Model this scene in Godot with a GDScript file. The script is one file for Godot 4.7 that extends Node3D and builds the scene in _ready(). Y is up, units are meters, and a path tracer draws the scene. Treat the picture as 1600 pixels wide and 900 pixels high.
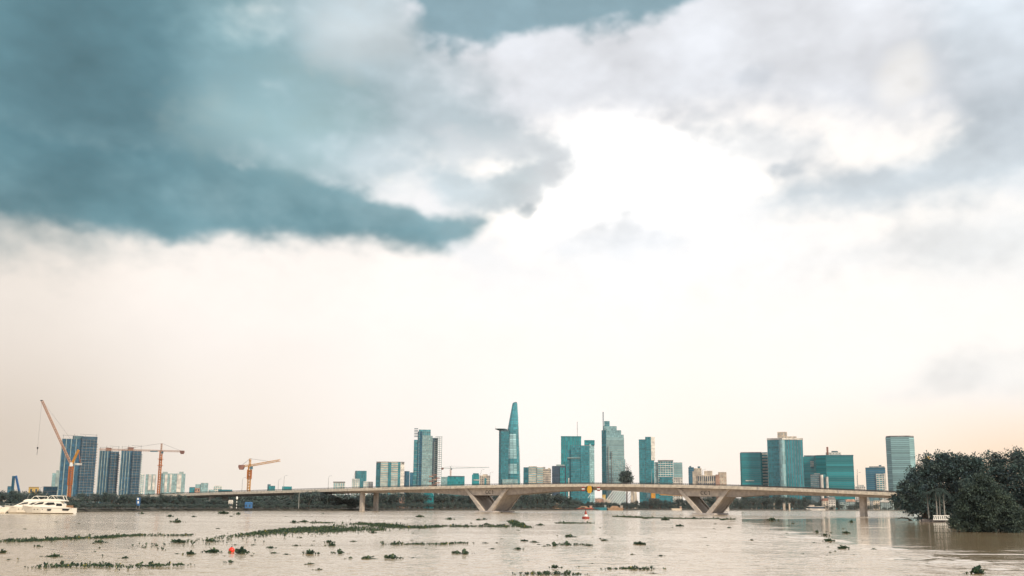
extends Node3D
# A wide brown river at the edge of a tropical city: a concrete bridge on V-shaped piers, glass towers behind it,
# tower cranes, yachts, a grove and rafts of water hyacinth, under a breaking storm sky.  Metres, y up, -z is ahead.

var M := {}
var used := {}
var rng := RandomNumberGenerator.new()

class Mesher:
	var v := PackedVector3Array()
	var n := PackedVector3Array()
	var c := PackedColorArray()
	var ix := PackedInt32Array()
	var col := Color(1, 1, 1)
	func tri(a: Vector3, b: Vector3, d: Vector3) -> void:      # counter-clockwise seen from outside
		var nn := (b - a).cross(d - a).normalized()
		var k := v.size()
		v.append(a); v.append(b); v.append(d)
		for i in 3:
			n.append(nn); c.append(col)
		ix.append(k); ix.append(k + 2); ix.append(k + 1)
	func quad(a: Vector3, b: Vector3, d: Vector3, e: Vector3) -> void:
		var nn := (d - a).cross(e - b).normalized()
		var k := v.size()
		v.append(a); v.append(b); v.append(d); v.append(e)
		for i in 4:
			n.append(nn); c.append(col)
		ix.append(k); ix.append(k + 2); ix.append(k + 1); ix.append(k); ix.append(k + 3); ix.append(k + 2)
	func hexa(p: Array) -> void:                                # 4 bottom corners (ccw from above), then 4 top
		quad(p[3], p[2], p[1], p[0]); quad(p[4], p[5], p[6], p[7])
		for i in 4:
			var j := (i + 1) % 4
			quad(p[i], p[j], p[j + 4], p[i + 4])
	func box(at: Vector3, s: Vector3, yaw := 0.0) -> void:       # centre, size
		var b := Basis(Vector3.UP, yaw)
		var p := []
		for y in [-.5, .5]:
			for q in [[-.5, .5], [.5, .5], [.5, -.5], [-.5, -.5]]:
				p.append(at + b * Vector3(q[0] * s.x, y * s.y, q[1] * s.z))
		hexa(p)
	func bar(a: Vector3, b: Vector3, w: float, h := -1.0) -> void:
		if h < 0: h = w
		var d := (b - a).normalized()
		var s := d.cross(Vector3.UP)
		s = (Vector3.RIGHT if s.length() < .01 else s.normalized())
		var t := s.cross(d).normalized()
		var p := []
		for e in [a, b]:
			for q in [[-1, -1], [1, -1], [1, 1], [-1, 1]]:
				p.append(e + s * q[0] * w * .5 + t * q[1] * h * .5)
		hexa(p)
	func tube(pts: Array, rad: Array, sides := 8) -> void:
		for i in pts.size() - 1:
			var a: Vector3 = pts[i]
			var b: Vector3 = pts[i + 1]
			var d := (b - a).normalized()
			var s := d.cross(Vector3.FORWARD if absf(d.z) < .9 else Vector3.UP).normalized()
			var t := d.cross(s)
			for k in sides:
				var u0 := TAU * k / sides
				var u1 := TAU * (k + 1) / sides
				var e0 := s * cos(u0) + t * sin(u0)
				var e1 := s * cos(u1) + t * sin(u1)
				quad(a + e0 * rad[i], a + e1 * rad[i], b + e1 * rad[i + 1], b + e0 * rad[i + 1])
				if i == pts.size() - 2: tri(b, b + e0 * rad[i + 1], b + e1 * rad[i + 1])
	func prism(poly: PackedVector2Array, y0: float, y1: float) -> void:   # plan polygon (x, z)
		var p := poly
		if area(p) > 0: p.reverse()
		for i in p.size():
			var a := p[i]
			var b := p[(i + 1) % p.size()]
			quad(Vector3(a.x, y0, a.y), Vector3(b.x, y0, b.y), Vector3(b.x, y1, b.y), Vector3(a.x, y1, a.y))
		var t := Geometry2D.triangulate_polygon(p)
		for i in range(0, t.size(), 3):
			var q := [p[t[i]], p[t[i + 1]], p[t[i + 2]]]
			if (q[1] - q[0]).cross(q[2] - q[0]) > 0: q.reverse()
			tri(Vector3(q[0].x, y1, q[0].y), Vector3(q[1].x, y1, q[1].y), Vector3(q[2].x, y1, q[2].y))
			tri(Vector3(q[2].x, y0, q[2].y), Vector3(q[1].x, y0, q[1].y), Vector3(q[0].x, y0, q[0].y))
	static func area(p: PackedVector2Array) -> float:
		var s := 0.0
		for i in p.size():
			s += p[i].cross(p[(i + 1) % p.size()])
		return s
	func side(poly: Array, z0: float, z1: float, taper := 1.0) -> void:      # profile (x, y) pulled along z; the top narrows by taper
		var p := PackedVector2Array(poly)
		if area(p) < 0: p.reverse()
		var lo := 1e9
		var hi := -1e9
		for q in p:
			lo = minf(lo, q.y); hi = maxf(hi, q.y)
		var zm := (z0 + z1) * .5
		var f := func(q: Vector2, z: float) -> Vector3: return Vector3(q.x, q.y, zm + (z - zm) * lerpf(1.0, taper, (q.y - lo) / maxf(hi - lo, .001)))
		for i in p.size():
			var a := p[i]
			var b := p[(i + 1) % p.size()]
			quad(f.call(a, z1), f.call(a, z0), f.call(b, z0), f.call(b, z1))
		var t := Geometry2D.triangulate_polygon(p)
		for i in range(0, t.size(), 3):
			var q := [p[t[i]], p[t[i + 1]], p[t[i + 2]]]
			if (q[1] - q[0]).cross(q[2] - q[0]) < 0: q.reverse()
			tri(f.call(q[0], z1), f.call(q[1], z1), f.call(q[2], z1))
			tri(f.call(q[2], z0), f.call(q[1], z0), f.call(q[0], z0))
	func loft(rings: Array) -> void:                             # closed rings of equal size, ccw seen from above, rising
		for i in rings.size() - 1:
			var m: int = rings[i].size()
			for k in m:
				quad(rings[i][k], rings[i][(k + 1) % m], rings[i + 1][(k + 1) % m], rings[i + 1][k])
		var top: Array = rings[-1]
		var mid := Vector3.ZERO
		for q in top: mid += q / top.size()
		for k in top.size(): tri(mid, top[k], top[(k + 1) % top.size()])
	func lattice(a: Vector3, b: Vector3, w: float, th: float, step: float) -> void:
		var d := (b - a).normalized()
		var s := d.cross(Vector3.UP)
		s = Vector3.RIGHT if s.length() < .01 else s.normalized()
		var t := s.cross(d).normalized()
		var o := [s * w * .5 + t * w * .5, s * w * -.5 + t * w * .5, s * w * -.5 - t * w * .5, s * w * .5 - t * w * .5]
		for q in o: bar(a + q, b + q, th)
		var m := maxi(1, int(a.distance_to(b) / step))
		for i in m:
			var p0 := a.lerp(b, float(i) / m)
			var p1 := a.lerp(b, float(i + 1) / m)
			for k in 4:
				bar(p0 + o[k], p1 + o[(k + 1) % 4], th * .7)
				bar(p0 + o[k], p0 + o[(k + 1) % 4], th * .7)
	func leaf(at: Vector3, dir: Vector3, across: Vector3, l: float, w: float) -> void:
		var m := at + dir * l * .5
		var nn := across.cross(dir).normalized()
		var k := v.size()
		v.append(at); v.append(m + across * w * .5 + nn * w * .12); v.append(at + dir * l); v.append(m - across * w * .5 + nn * w * .12)
		for i in 4:
			n.append(nn); c.append(col)
		ix.append(k); ix.append(k + 2); ix.append(k + 1); ix.append(k); ix.append(k + 3); ix.append(k + 2)
	func done() -> ArrayMesh:
		var a := []
		a.resize(Mesh.ARRAY_MAX)
		a[Mesh.ARRAY_VERTEX] = v; a[Mesh.ARRAY_NORMAL] = n; a[Mesh.ARRAY_COLOR] = c; a[Mesh.ARRAY_INDEX] = ix
		var m := ArrayMesh.new()
		m.add_surface_from_arrays(Mesh.PRIMITIVE_TRIANGLES, a)
		return m

# ---------------------------------------------------------------- naming
func numbered(called: String) -> String:
	used[called] = used.get(called, -1) + 1
	return called if used[called] == 0 else "%s_%03d" % [called, used[called]]

func meta(o: Node, label := "", category := "", group := "", kind := "") -> void:
	if label: o.set_meta("label", label)
	if category: o.set_meta("category", category)
	if group: o.set_meta("group", group)
	if kind: o.set_meta("kind", kind)

func thing(called: String, label: String, category: String, at: Vector3, turn := 0.0, group := "") -> Node3D:
	var o := Node3D.new()
	o.name = numbered(called)
	add_child(o)
	o.position = at
	o.rotation.y = turn
	meta(o, label, category, group)
	return o

func part(called: String, mesh, mat: Material, parent: Node, at := Vector3.ZERO, stuff := false) -> MeshInstance3D:
	var o := MeshInstance3D.new()
	o.name = called
	o.mesh = mesh.done() if mesh is Mesher else mesh
	o.material_override = mat
	o.position = at
	if stuff: o.set_meta("kind", "stuff")
	parent.add_child(o, true)
	return o

func solo(called: String, mesh, mat: Material, label: String, category: String, at := Vector3.ZERO, turn := 0.0, group := "", kind := "") -> MeshInstance3D:
	var o := part(numbered(called), mesh, mat, self, at)
	o.rotation.y = turn
	meta(o, label, category, group, kind)
	return o

# ---------------------------------------------------------------- materials
func noise_tex(freq: float, lo: Color, hi: Color, seed_ := 1, oct := 4, size := 256) -> NoiseTexture2D:
	var f := FastNoiseLite.new()
	f.seed = seed_
	f.frequency = freq
	f.fractal_octaves = oct
	var t := NoiseTexture2D.new()
	t.width = size; t.height = size
	t.seamless = true
	t.noise = f
	var g := Gradient.new()
	g.set_color(0, lo); g.set_color(1, hi)
	g.set_offset(0, .25); g.set_offset(1, .75)
	t.color_ramp = g
	return t

func flat_mat(lin: Color, rough := .8, metal := 0.0) -> StandardMaterial3D:
	var m := StandardMaterial3D.new()
	m.albedo_color = lin.linear_to_srgb()
	m.roughness = rough
	m.metallic = metal
	return m

func worn(lin: Color, rough: float, spread: float, tile: float, seed_: int) -> StandardMaterial3D:
	var m := flat_mat(lin, rough)
	m.albedo_texture = noise_tex(.018, Color(1 - spread, 1 - spread, 1 - spread * .9), Color(1, 1, 1), seed_)
	m.uv1_triplanar = true
	m.uv1_world_triplanar = true
	m.uv1_scale = Vector3.ONE / tile
	return m

func glass_mat(rough := .12) -> StandardMaterial3D:
	var m := flat_mat(Color(1, 1, 1), rough, .1)
	m.vertex_color_use_as_albedo = true
	return m

func tint_mat(rough: float, backlight := false) -> StandardMaterial3D:
	var m := flat_mat(Color(1, 1, 1), rough)
	m.vertex_color_use_as_albedo = true
	m.cull_mode = BaseMaterial3D.CULL_DISABLED
	m.metallic_specular = .2
	if backlight:
		m.backlight_enabled = true
		m.backlight = Color(.25, .28, .18)
	return m

const TONE := {
	"gt": Color(.035, .225, .275), "gb": Color(.03, .15, .245), "gg": Color(.02, .25, .285), "gp": Color(.25, .42, .45), "gd": Color(.05, .085, .13),
	"navy": Color(.05, .12, .18), "nv": Color(.03, .12, .21), "slate": Color(.09, .19, .23), "pale": Color(.34, .43, .42), "white": Color(.74, .70, .64), "cream": Color(.62, .53, .43), "gy": Color(.30, .31, .31),
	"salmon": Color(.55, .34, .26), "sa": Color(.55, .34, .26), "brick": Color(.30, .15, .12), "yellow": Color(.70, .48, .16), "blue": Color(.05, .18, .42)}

func make_materials() -> void:
	var k := 1
	for t in TONE:
		M[t] = worn(TONE[t], .35 if t in ["gt", "gb", "gg", "gp", "slate"] else .8, .22, 60.0, k)
		k += 1
	M.glass = glass_mat()
	M.concrete = worn(Color(.62, .55, .48), .85, .16, 14.0, 21)
	M.concrete_grey = worn(Color(.50, .46, .44), .85, .16, 11.0, 22)
	M.concrete_pale = worn(Color(.72, .64, .53), .85, .16, 9.0, 23)
	M.asphalt = worn(Color(.06, .06, .06), .9, .3, 6.0, 24)
	M.dark_metal = flat_mat(Color(.07, .06, .06), .5, .3)
	M.pole = flat_mat(Color(.32, .32, .31), .5, .2)
	M.crane_orange = worn(Color(.62, .20, .05), .6, .35, 5.0, 25)
	M.crane_yellow = worn(Color(.78, .36, .05), .6, .3, 5.0, 26)
	M.crane_pink = worn(Color(.62, .36, .24), .6, .3, 5.0, 28)
	M.hull = flat_mat(Color(.80, .76, .68), .2)
	M.hull.clearcoat_enabled = true
	M.hull_grey = flat_mat(Color(.33, .33, .36), .25)
	M.tinted = flat_mat(Color(.015, .018, .022), .08)
	M.teak = worn(Color(.35, .20, .11), .7, .3, 2.0, 27)
	M.bark = worn(Color(.12, .09, .07), .95, .4, 2.0, 30)
	M.palm_bark = worn(Color(.40, .38, .34), .9, .3, 1.5, 31)
	M.leaves = tint_mat(.9, true)
	M.weed = tint_mat(.6, true)
	M.dirt = worn(Color(.075, .075, .06), .95, .5, 18.0, 32)
	M.stone = worn(Color(.20, .18, .17), .95, .4, 5.0, 33)
	M.red = flat_mat(Color(.75, .04, .02), .35)
	M.red_dull = worn(Color(.42, .07, .05), .6, .3, 1.0, 34)
	M.black = flat_mat(Color(.02, .02, .02), .5)
	M.sign_white = flat_mat(Color(.8, .8, .78), .5)
	M.sign_yellow = flat_mat(Color(.78, .42, .03), .5)
	M.sand = worn(Color(.42, .27, .17), .95, .3, 4.0, 35)
	var w := flat_mat(Color(.40, .30, .185), .10)
	w.metallic_specular = .7
	var wf := FastNoiseLite.new()
	wf.seed = 7
	wf.frequency = .022
	wf.fractal_octaves = 4
	wf.fractal_gain = .55
	var wt := NoiseTexture2D.new()
	wt.width = 1024; wt.height = 1024
	wt.seamless = true
	wt.as_normal_map = true
	wt.bump_strength = 6.0
	wt.noise = wf
	w.normal_enabled = true
	w.normal_texture = wt
	w.normal_scale = .62
	w.uv1_triplanar = true
	w.uv1_world_triplanar = true
	w.uv1_scale = Vector3(1.0 / 26.0, 1.0 / 26.0, 1.0 / 26.0)
	M.water = w
	var wc := w.duplicate() as StandardMaterial3D
	wc.normal_scale = .07
	wc.roughness = .05
	M.water_calm = wc

# ---------------------------------------------------------------- sky
func poly_distance(p: Vector2, q: PackedVector2Array) -> float:      # negative inside
	var d := 1e9
	var inside := false
	var j := q.size() - 1
	for i in q.size():
		var a := q[j]
		var b := q[i]
		d = minf(d, p.distance_squared_to(Geometry2D.get_closest_point_to_segment(p, a, b)))
		if (a.y > p.y) != (b.y > p.y) and p.x < (b.x - a.x) * (p.y - a.y) / (b.y - a.y) + a.x: inside = not inside
		j = i
	d = sqrt(d)
	return -d if inside else d

const AZ0 := -48.0
const EL0 := -2.0
const CELL := .5
const GW := 193
const GH := 95
var fields := []
var fbm := FastNoiseLite.new()
var puff := FastNoiseLite.new()

func srgb(r: float, g: float, b: float) -> Vector3:
	var k := Color(r / 255., g / 255., b / 255.).srgb_to_linear()
	return Vector3(k.r, k.g, k.b)

func ramp(x: float, keys: Array) -> Vector3:
	if x <= keys[0][0]: return keys[0][1]
	for i in range(1, keys.size()):
		if x <= keys[i][0]:
			return keys[i - 1][1].lerp(keys[i][1], smoothstep(keys[i - 1][0], keys[i][0], x))
	return keys[-1][1]

var low_keys := []
var mid_keys := []

func prepare_sky() -> void:
	fbm.seed = 3; fbm.frequency = .10; fbm.fractal_octaves = 5
	puff.seed = 9; puff.frequency = .055; puff.fractal_octaves = 4
	var avg := srgb(244, 241, 237)
	low_keys = [[-180., avg], [-60., srgb(200, 188, 176)], [-25., srgb(210, 197, 183)], [-14., srgb(239, 229, 218)], [-6., srgb(247, 239, 231)], [2., srgb(253, 246, 239)], [12., srgb(253, 242, 230)], [18., srgb(253, 232, 208)], [25., srgb(250, 214, 178)], [45., srgb(246, 214, 182)], [110., avg], [180., avg]]
	mid_keys = [[-180., avg], [-60., srgb(226, 219, 211)], [-25., srgb(233, 224, 215)], [-14., srgb(247, 240, 234)], [-5., srgb(250, 244, 239)], [5., srgb(250, 245, 240)], [14., srgb(250, 245, 240)], [25., srgb(250, 246, 241)], [60., srgb(240, 237, 233)], [110., avg], [180., avg]]
	for cl in CLOUDS:
		var q := PackedVector2Array()
		for i in range(0, cl[1].size(), 2): q.append(Vector2(cl[1][i], cl[1][i + 1]))
		var lo := q[0]
		var hi := q[0]
		for p in q:
			lo = lo.min(p); hi = hi.max(p)
		var grid := PackedFloat32Array()
		grid.resize(GW * GH)
		grid.fill(99.0)
		var reach: float = cl[2] * 2 + cl[3] * 2 + 1.5
		for gy in GH:
			var el := EL0 + gy * CELL
			if el < lo.y - reach or el > hi.y + reach: continue
			for gx in GW:
				var az := AZ0 + gx * CELL
				if az < lo.x - reach or az > hi.x + reach: continue
				grid[gy * GW + gx] = poly_distance(Vector2(az, el), q)
		fields.append([grid, cl[2], cl[3], srgb(cl[4][0], cl[4][1], cl[4][2]), cl[5]])

func sky_at(az: float, el: float) -> Vector3:
	var low := ramp(az, low_keys)
	var mid := ramp(az, mid_keys)
	var c := low.lerp(mid, smoothstep(2.0 - 1.5 * smoothstep(8., 16., az), 10.0 - 3. * smoothstep(8., 16., az), el))
	# the veiled sun: a broad bright place in the cloud, right of the middle
	var off := Vector2((az - 6.) * .62, el - 16.5)
	c += srgb(255, 247, 236) * (1.6 * exp(-off.length_squared() / 7.) + .08 * exp(-off.length_squared() / 90.))
	# loose cloud everywhere, thin over the open part of the sky
	var dx := az * cos(deg_to_rad(el))
	var veil := puff.get_noise_2d(dx * .8 + 200., el * 1.7)
	var far := maxf(smoothstep(30., 46., absf(az)), smoothstep(27., 42., el))
	c = c.lerp(srgb(214, 219, 224), (smoothstep(-.15, .55, veil) * .75 + .12) * far)
	c = c.lerp(srgb(108, 140, 152), smoothstep(.2, .6, puff.get_noise_2d(dx * .5 - 300., el * 1.1 + 77.)) * .7 * far)
	if absf(az) < 47. and el < 45.:
		var n1 := fbm.get_noise_2d(dx, el * 1.7)
		var n2 := fbm.get_noise_2d(dx * 2.6 + 90., el * 4.2 + 40.)
		var n4 := fbm.get_noise_2d(dx * 7. - 60., el * 10. + 11.)
		var n3 := puff.get_noise_2d(dx + 31., el * 1.6 + 17.)
		c = c.lerp(srgb(226, 229, 233), smoothstep(-.1, .5, n3 * .8 + n1 * .6 + n2 * .3) * .7 * smoothstep(7., 14., el) * smoothstep(-14., -4., az))
		var gx := clampf((az + n3 * .9 - AZ0) / CELL, 0, GW - 1.01)
		var gy := clampf((el + n1 * .5 - EL0) / CELL, 0, GH - 1.01)
		var ox := int(gx)
		var oy := int(gy)
		var fx := gx - ox
		var fy := gy - oy
		var k := oy * GW + ox
		for f in fields:
			var g: PackedFloat32Array = f[0]
			var d := lerpf(lerpf(g[k], g[k + 1], fx), lerpf(g[k + GW], g[k + GW + 1], fx), fy)
			if d > 40.: continue
			d += (n1 * 1.5 + n2 * .9 + n4 * .45) * f[2]
			var a: float = smoothstep(f[1], -f[1], d) * f[4]
			if a <= 0.: continue
			var body: Vector3 = f[3] * (1.0 + n1 * .16 + n3 * .17 + n2 * .09 + n4 * .03)
			c = c.lerp(body, a * (1.0 - far * .6))
		c *= 1.0 + (n1 * .05 + n3 * .05 + n4 * .015) * smoothstep(4., 12., el)
	return c * 1.1

func make_sky() -> Sky:
	prepare_sky()
	var img := Image.create(768, 384, false, Image.FORMAT_RGBF)
	var ground := srgb(150, 138, 122)
	img.fill(Color(ground.x, ground.y, ground.z))
	for y in 194:
		var el := 90. - (y + .5) / 384. * 180.
		for x in 768:
			var q := sky_at(wrapf((x + .5) / 768. * 360., -180., 180.), maxf(el, 0.))
			img.set_pixel(x, y, Color(q.x, q.y, q.z))
	img.resize(4096, 2048, Image.INTERPOLATE_BILINEAR)
	for y in range(680, 1030):                     # the part ahead once more, finer
		var el := 90. - (y + .5) / 2048. * 180.
		for x in range(-408, 408):
			var q := sky_at((x + .5) / 4096. * 360., maxf(el, 0.))
			img.set_pixel(posmod(x, 4096), y, Color(q.x, q.y, q.z))
	var s := Sky.new()
	var m := PanoramaSkyMaterial.new()
	m.panorama = ImageTexture.create_from_image(img)
	s.sky_material = m
	return s
const BUILDINGS = [
	["apartment_block","narrow pale green tower half hidden behind the tallest scaffolded block",-929.1,-2300.0,0.384,[
		["wall",[-8.5,0,8.5,0,8.5,-20,-8.5,-20],0,60.8,"pale",[3.4,4.2,0.9,0.84,"gp"],null],
		["stair_core",[-1.64,1,8.09,1,8.09,-11,-1.64,-11],0,66.1,"pale",null,null]]],
	["podium_building","low blue-grey podium at the foot of the tallest scaffolded block",-710.1,-1750.0,0.385,[
		["wall",[-14.75,0,14.75,0,14.75,-20,-14.75,-20],0,26.22,"slate",[4,5,0.8,0.7,"gb"],[9,0.8,"gy"]]]],
	["warehouse","small blue-grey box building beside the blue derrick",-577.1,-1300.0,0.418,[
		["wall",[-3.38,0,3.38,0,3.38,-12,-3.38,-12],0,20.31,"slate",[4,4,0.8,0.7,"gb"],null]]],
	["yellow_lit_building","long low building with yellow light put into its wall colour, above the bank shrubs",-381.0,-900.0,0.400,[
		["wall",[-3.74,0,3.79,0,3.79,-9,-3.74,-9],0,14.32,"yellow",[4,4,0.35,0.6,"gd"],null],  # the yellow light falling on this wall is put into its tone
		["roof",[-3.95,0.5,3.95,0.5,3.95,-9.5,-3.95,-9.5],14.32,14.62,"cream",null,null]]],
	["residential_tower","twin pale green slab standing just left of the long orange crane mast",-768.3,-2400.0,0.310,[
		["wall",[-10.42,0,10.42,0,10.42,-22,-10.42,-22],0,62.17,"pale",[4,4,0.7,0.7,"gp"],null],
		["white_bay",[-4.52,1.2,1.33,1.2,1.33,-2.8,-4.52,-2.8],28.66,61.59,"white",null,null],
		["white_bay",[3.98,1.2,9.2,1.2,9.2,-2.8,3.98,-2.8],28.76,61.05,"white",null,null]]],
	["residential_tower","wide pale green slab with rounded parapet beyond the orange crane",-690.5,-2300.0,0.292,[
		["wall",[-23.89,-4,-20.1,0,20.06,0,23.89,-4,23.89,-28,-23.89,-28],0,61.78,"pale",[4,4,0.75,0.7,"gp"],null],
		["roof_box",[-21.59,-3,-11.58,-3,-11.58,-13,-21.59,-13],0,65.04,"pale",null,null],
		["roof_box",[11.05,-3,19.88,-3,19.88,-13,11.05,-13],0,65.56,"pale",null,null],
		["white_bay",[-16.22,1.2,-11.22,1.2,-11.22,-2.8,-16.22,-2.8],23.96,59.96,"white",null,null],
		["white_bay",[-6.21,1.2,-2.46,1.2,-2.46,-2.8,-6.21,-2.8],24.07,60.12,"white",null,null],
		["white_bay",[7.59,1.2,16.39,1.2,16.39,-2.8,7.59,-2.8],24.22,60.33,"white",null,null]]],
	["small_tower","faint pale tower between the scaffolded blocks and the green slabs",-1048.2,-3200.0,0.317,[
		["wall",[-5.2,0,5.2,0,5.2,-16,-5.2,-16],0,81.88,"white",[5,5,0.7,0.6,"gp"],null]]],
	["small_tower","dark teal cube with brick-red annex beside the bridge ramp",-420.8,-1500.0,0.273,[
		["wall",[-6.81,0,0.57,0,0.57,-14,-6.81,-14],0,23.59,"slate",[4,4,0.8,0.8,"gt"],null],
		["annex",[0.24,2,6.8,2,6.8,-10,0.24,-10],0,22.42,"salmon",[4,4,0.4,0.5,"gd"],null]]],
	["small_tower","pale blue stepped block behind a dark chimney by the ramp",-603.6,-2200.0,0.268,[
		["wall",[-12,0,0.66,0,0.66,-16,-12,-16],0,38.87,"pale",[3.4,4.2,0.9,0.84,"gp"],null],
		["wing",[-1.9,2,11.98,2,11.98,-14,-1.9,-14],0,41.46,"pale",[3,4,0.8,0.8,"gp"],null]]],
	["small_tower","chalky white low block at the ramp, beside the pale blue block",-655.5,-2500.0,0.256,[
		["wall",[-3.7,0,14.19,0,14.19,-16,-3.7,-16],0,40.64,"white",[5,5,0.6,0.6,"gp"],null],
		["wing",[-14.18,2,-1.84,2,-1.84,-14,-14.18,-14],0,32.13,"pale",[4,4,0.7,0.7,"gp"],null]]],
	["long_shed","long flat teal hall with arched roof behind the ramp",-379.9,-1500.0,0.248,[
		["wall",[-9.04,0,9.14,0,9.14,-20,-9.04,-20],0,18.86,"slate",[6,4,0.8,0.6,"gt"],null],
		["roof",[-9.14,0,-5.01,1,4.89,1,9.04,0,9.04,-20,-9.14,-20],18.86,20.7,"gt",null,null]]],
	["office_block","little teal glass block with darker stair tower by the ramp",-361.4,-1700.0,0.209,[
		["wall",[-3.73,0,5.73,0,5.73,-14,-3.73,-14],0,29.2,"slate",[3,4,0.92,0.8,"gg"],null],
		["stair_tower",[-5.74,-1,-1.01,-1,-1.01,-13,-5.74,-13],0,31.56,"slate",null,null]]],
	["office_block","flat turquoise clad box rising just above the ramp",-297.8,-1500.0,0.196,[
		["wall",[-6.28,0,6.28,0,6.28,-14,-6.28,-14],0,25.4,"gg",[4,4,0.95,0.9,"gg"],null]]],
	["office_block","white building with grey curved roof edge above the ramp",-289.5,-1900.0,0.151,[
		["wall",[-9.55,0,9.69,0,9.69,-16,-9.55,-16],0,38.45,"white",[4,5,0.6,0.8,"gp"],null],
		["roof",[-10.05,1,10.05,1,10.05,-16,-10.05,-16],38.44,40.25,"gy",null,null]]],
	["office_tower","dark teal ribbed tower behind three small white blocks",-346.7,-2600.0,0.133,[
		["wall",[-13.24,-3,-10.29,0,10.29,0,13.24,-3,13.24,-25,-13.24,-25],0,78.94,"slate",[3,8,0.7,0.94,"gt"],null]]],
	["office_block","small cream block with flat roof in front of dark teal ribbed tower",-316.6,-2300.0,0.137,[
		["wall",[-7.79,0,7.79,0,7.79,-14,-7.79,-14],0,53.98,"white",[4,4,0.6,0.5,"gp"],null]]],
	["office_block","low white and grey block right of dark teal ribbed tower",-290.9,-2300.0,0.126,[
		["wall",[-9.75,0,0.63,0,0.63,-14,-9.75,-14],0,49,"white",[4,4,0.5,0.6,"gp"],null],
		["wing",[0.65,1,9.75,1,9.75,-13,0.65,-13],0,48.46,"gy",[4,4,0.4,0.5,"gd"],null]]],
	["hotel_tower","broad cream striped block with two dark glass strips and bright blank side wall",-246.8,-2300.0,0.107,[
		["glass_corner",[-28.76,-6,-19.56,0,-19.56,-26,-28.76,-26],0,86.64,"slate",[3.4,4.2,0.9,0.84,"gt"],null],
		["striped_wall",[-19.6,0.5,-3.94,0.5,-3.94,-21.5,-19.6,-21.5],0,88.05,"cream",[60,4.2,0.98,0.5,"gp"],null],
		["glass_strip",[-3.92,1.5,1.95,1.5,1.95,-20.5,-3.92,-20.5],0,87.59,"slate",[3.4,4.2,0.9,0.84,"gt"],null],
		["striped_wall",[1.93,0.5,15.66,0.5,15.66,-21.5,1.93,-21.5],0,88.31,"cream",[60,4.2,0.98,0.5,"gp"],null],
		["glass_corner",[15.66,0,20.89,0,20.89,-20,15.66,-20],0,88.47,"slate",[3.4,4.2,0.9,0.84,"gt"],null],
		["side_wall",[20.91,0,28.87,-8,28.87,-22,20.91,-22],0,87.88,"white",[5,6,0.2,0.3,"gy"],null],
		["cornice",[-28.78,-1,28.73,-1,28.73,-19,-28.78,-19],87.29,89.24,"gy",null,null]]],
	["office_block","curved blue-grey pair of blocks between the striped block and the unfinished tower",-225.7,-2500.0,0.090,[
		["wall",[-10.7,-3,-7.85,0,-2.17,0,0.67,-3,0.67,-23,-10.7,-23],0,76.19,"slate",[3,8,0.8,0.94,"gb"],null],
		["wall",[1.45,-2,10.69,-2,10.69,-20,1.45,-20],0,73.5,"slate",[3,8,0.8,0.94,"gb"],null]]],
	["unfinished_tower","tall half-clad tower with open concrete floors on its right side",-182.6,-2400.0,0.076,[
		["glass_fin",[-25.39,-4,-17.15,-4,-17.15,-24,-25.39,-24],0,139.89,"slate",[3.4,4.2,0.9,0.84,"gt"],[9,0.7,"pale"]],
		["glass_wall",[-17.57,-3,-7.93,2,-7.93,-27,-17.57,-27],0,157.77,"slate",[3.4,4.2,0.9,0.84,"gb"],null],
		["clad_wall",[-7.71,2,14.25,2,14.25,-24,-7.71,-24],0,148.31,"pale",[4,4,0.75,0.72,"gp"],[9,0.7,"pale"]],
		["crown",[-15.6,-1,9.84,-1,9.84,-19,-15.6,-19],0,161.9,"gp",[4,4,0.8,0.8,"gt"],[6,0.6,"gy"]],
		["core_wall",[14.37,-4,25.39,-4,25.39,-22,14.37,-22],0,144.48,"slate",[3.4,4.2,0.75,0.7,"gd"],null]]],
	["office_block","low dark green clad block behind the bridge parapet",-97.1,-2000.0,0.049,[
		["wall",[-15.37,0,15.37,0,15.37,-18,-15.37,-18],0,52.56,"gg",[4,4,0.9,0.9,"gg"],null],
		["roof",[-14.24,1,15.35,1,15.35,-17,-14.24,-17],52.57,53.58,"slate",null,null]]],
	["office_block","pale blue low block beside dark green clad block",-152.9,-2600.0,0.059,[
		["wall",[-8.14,0,8.14,0,8.14,-18,-8.14,-18],0,66.63,"pale",[3.4,4.2,0.9,0.84,"gp"],null]]],
	["office_block","small teal tower with pitched top and one white stripe",-68.3,-2200.0,0.031,[
		["wall",[-7.21,0,7.21,0,7.21,-14,-7.21,-14],0,61.63,"gg",[4,4,0.92,0.9,"gg"],null],
		["roof",[-5.37,-2,5.92,-2,5.92,-10,-5.37,-10],0,64.37,"gg",null,null],
		["white_stripe",[-3.94,0.4,6.83,0.4,6.83,-0.6,-3.94,-0.6],50.41,52.14,"white",null,null]]],
	["office_block","cream building with stepped parapet and dark central window column",-50.1,-2200.0,0.023,[
		["wall",[-10.34,0,10.34,0,10.34,-14,-10.34,-14],0,59.89,"cream",[4.2,4.4,0.45,0.55,"gd"],null],
		["parapet",[-4.74,-1,5.3,-1,5.3,-9,-4.74,-9],0,62.41,"cream",null,null],
		["window_column",[-0.88,0.4,2.88,0.4,2.88,-0.6,-0.88,-0.6],0,55.02,"gt",null,null]]],
	["office_block","cream office block with blank teal glass left flank behind the bridge",47.6,-2000.0,-0.024,[
		["glass_flank",[-24.61,-5,-15.41,0,-15.41,-23,-24.61,-23],0,69.98,"slate",[3.4,4.2,0.9,0.84,"gt"],null],
		["wall",[-15.42,0,-0.57,0,-0.57,-18,-15.42,-18],0,71.73,"cream",[50,4,0.98,0.45,"gp"],null],
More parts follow.
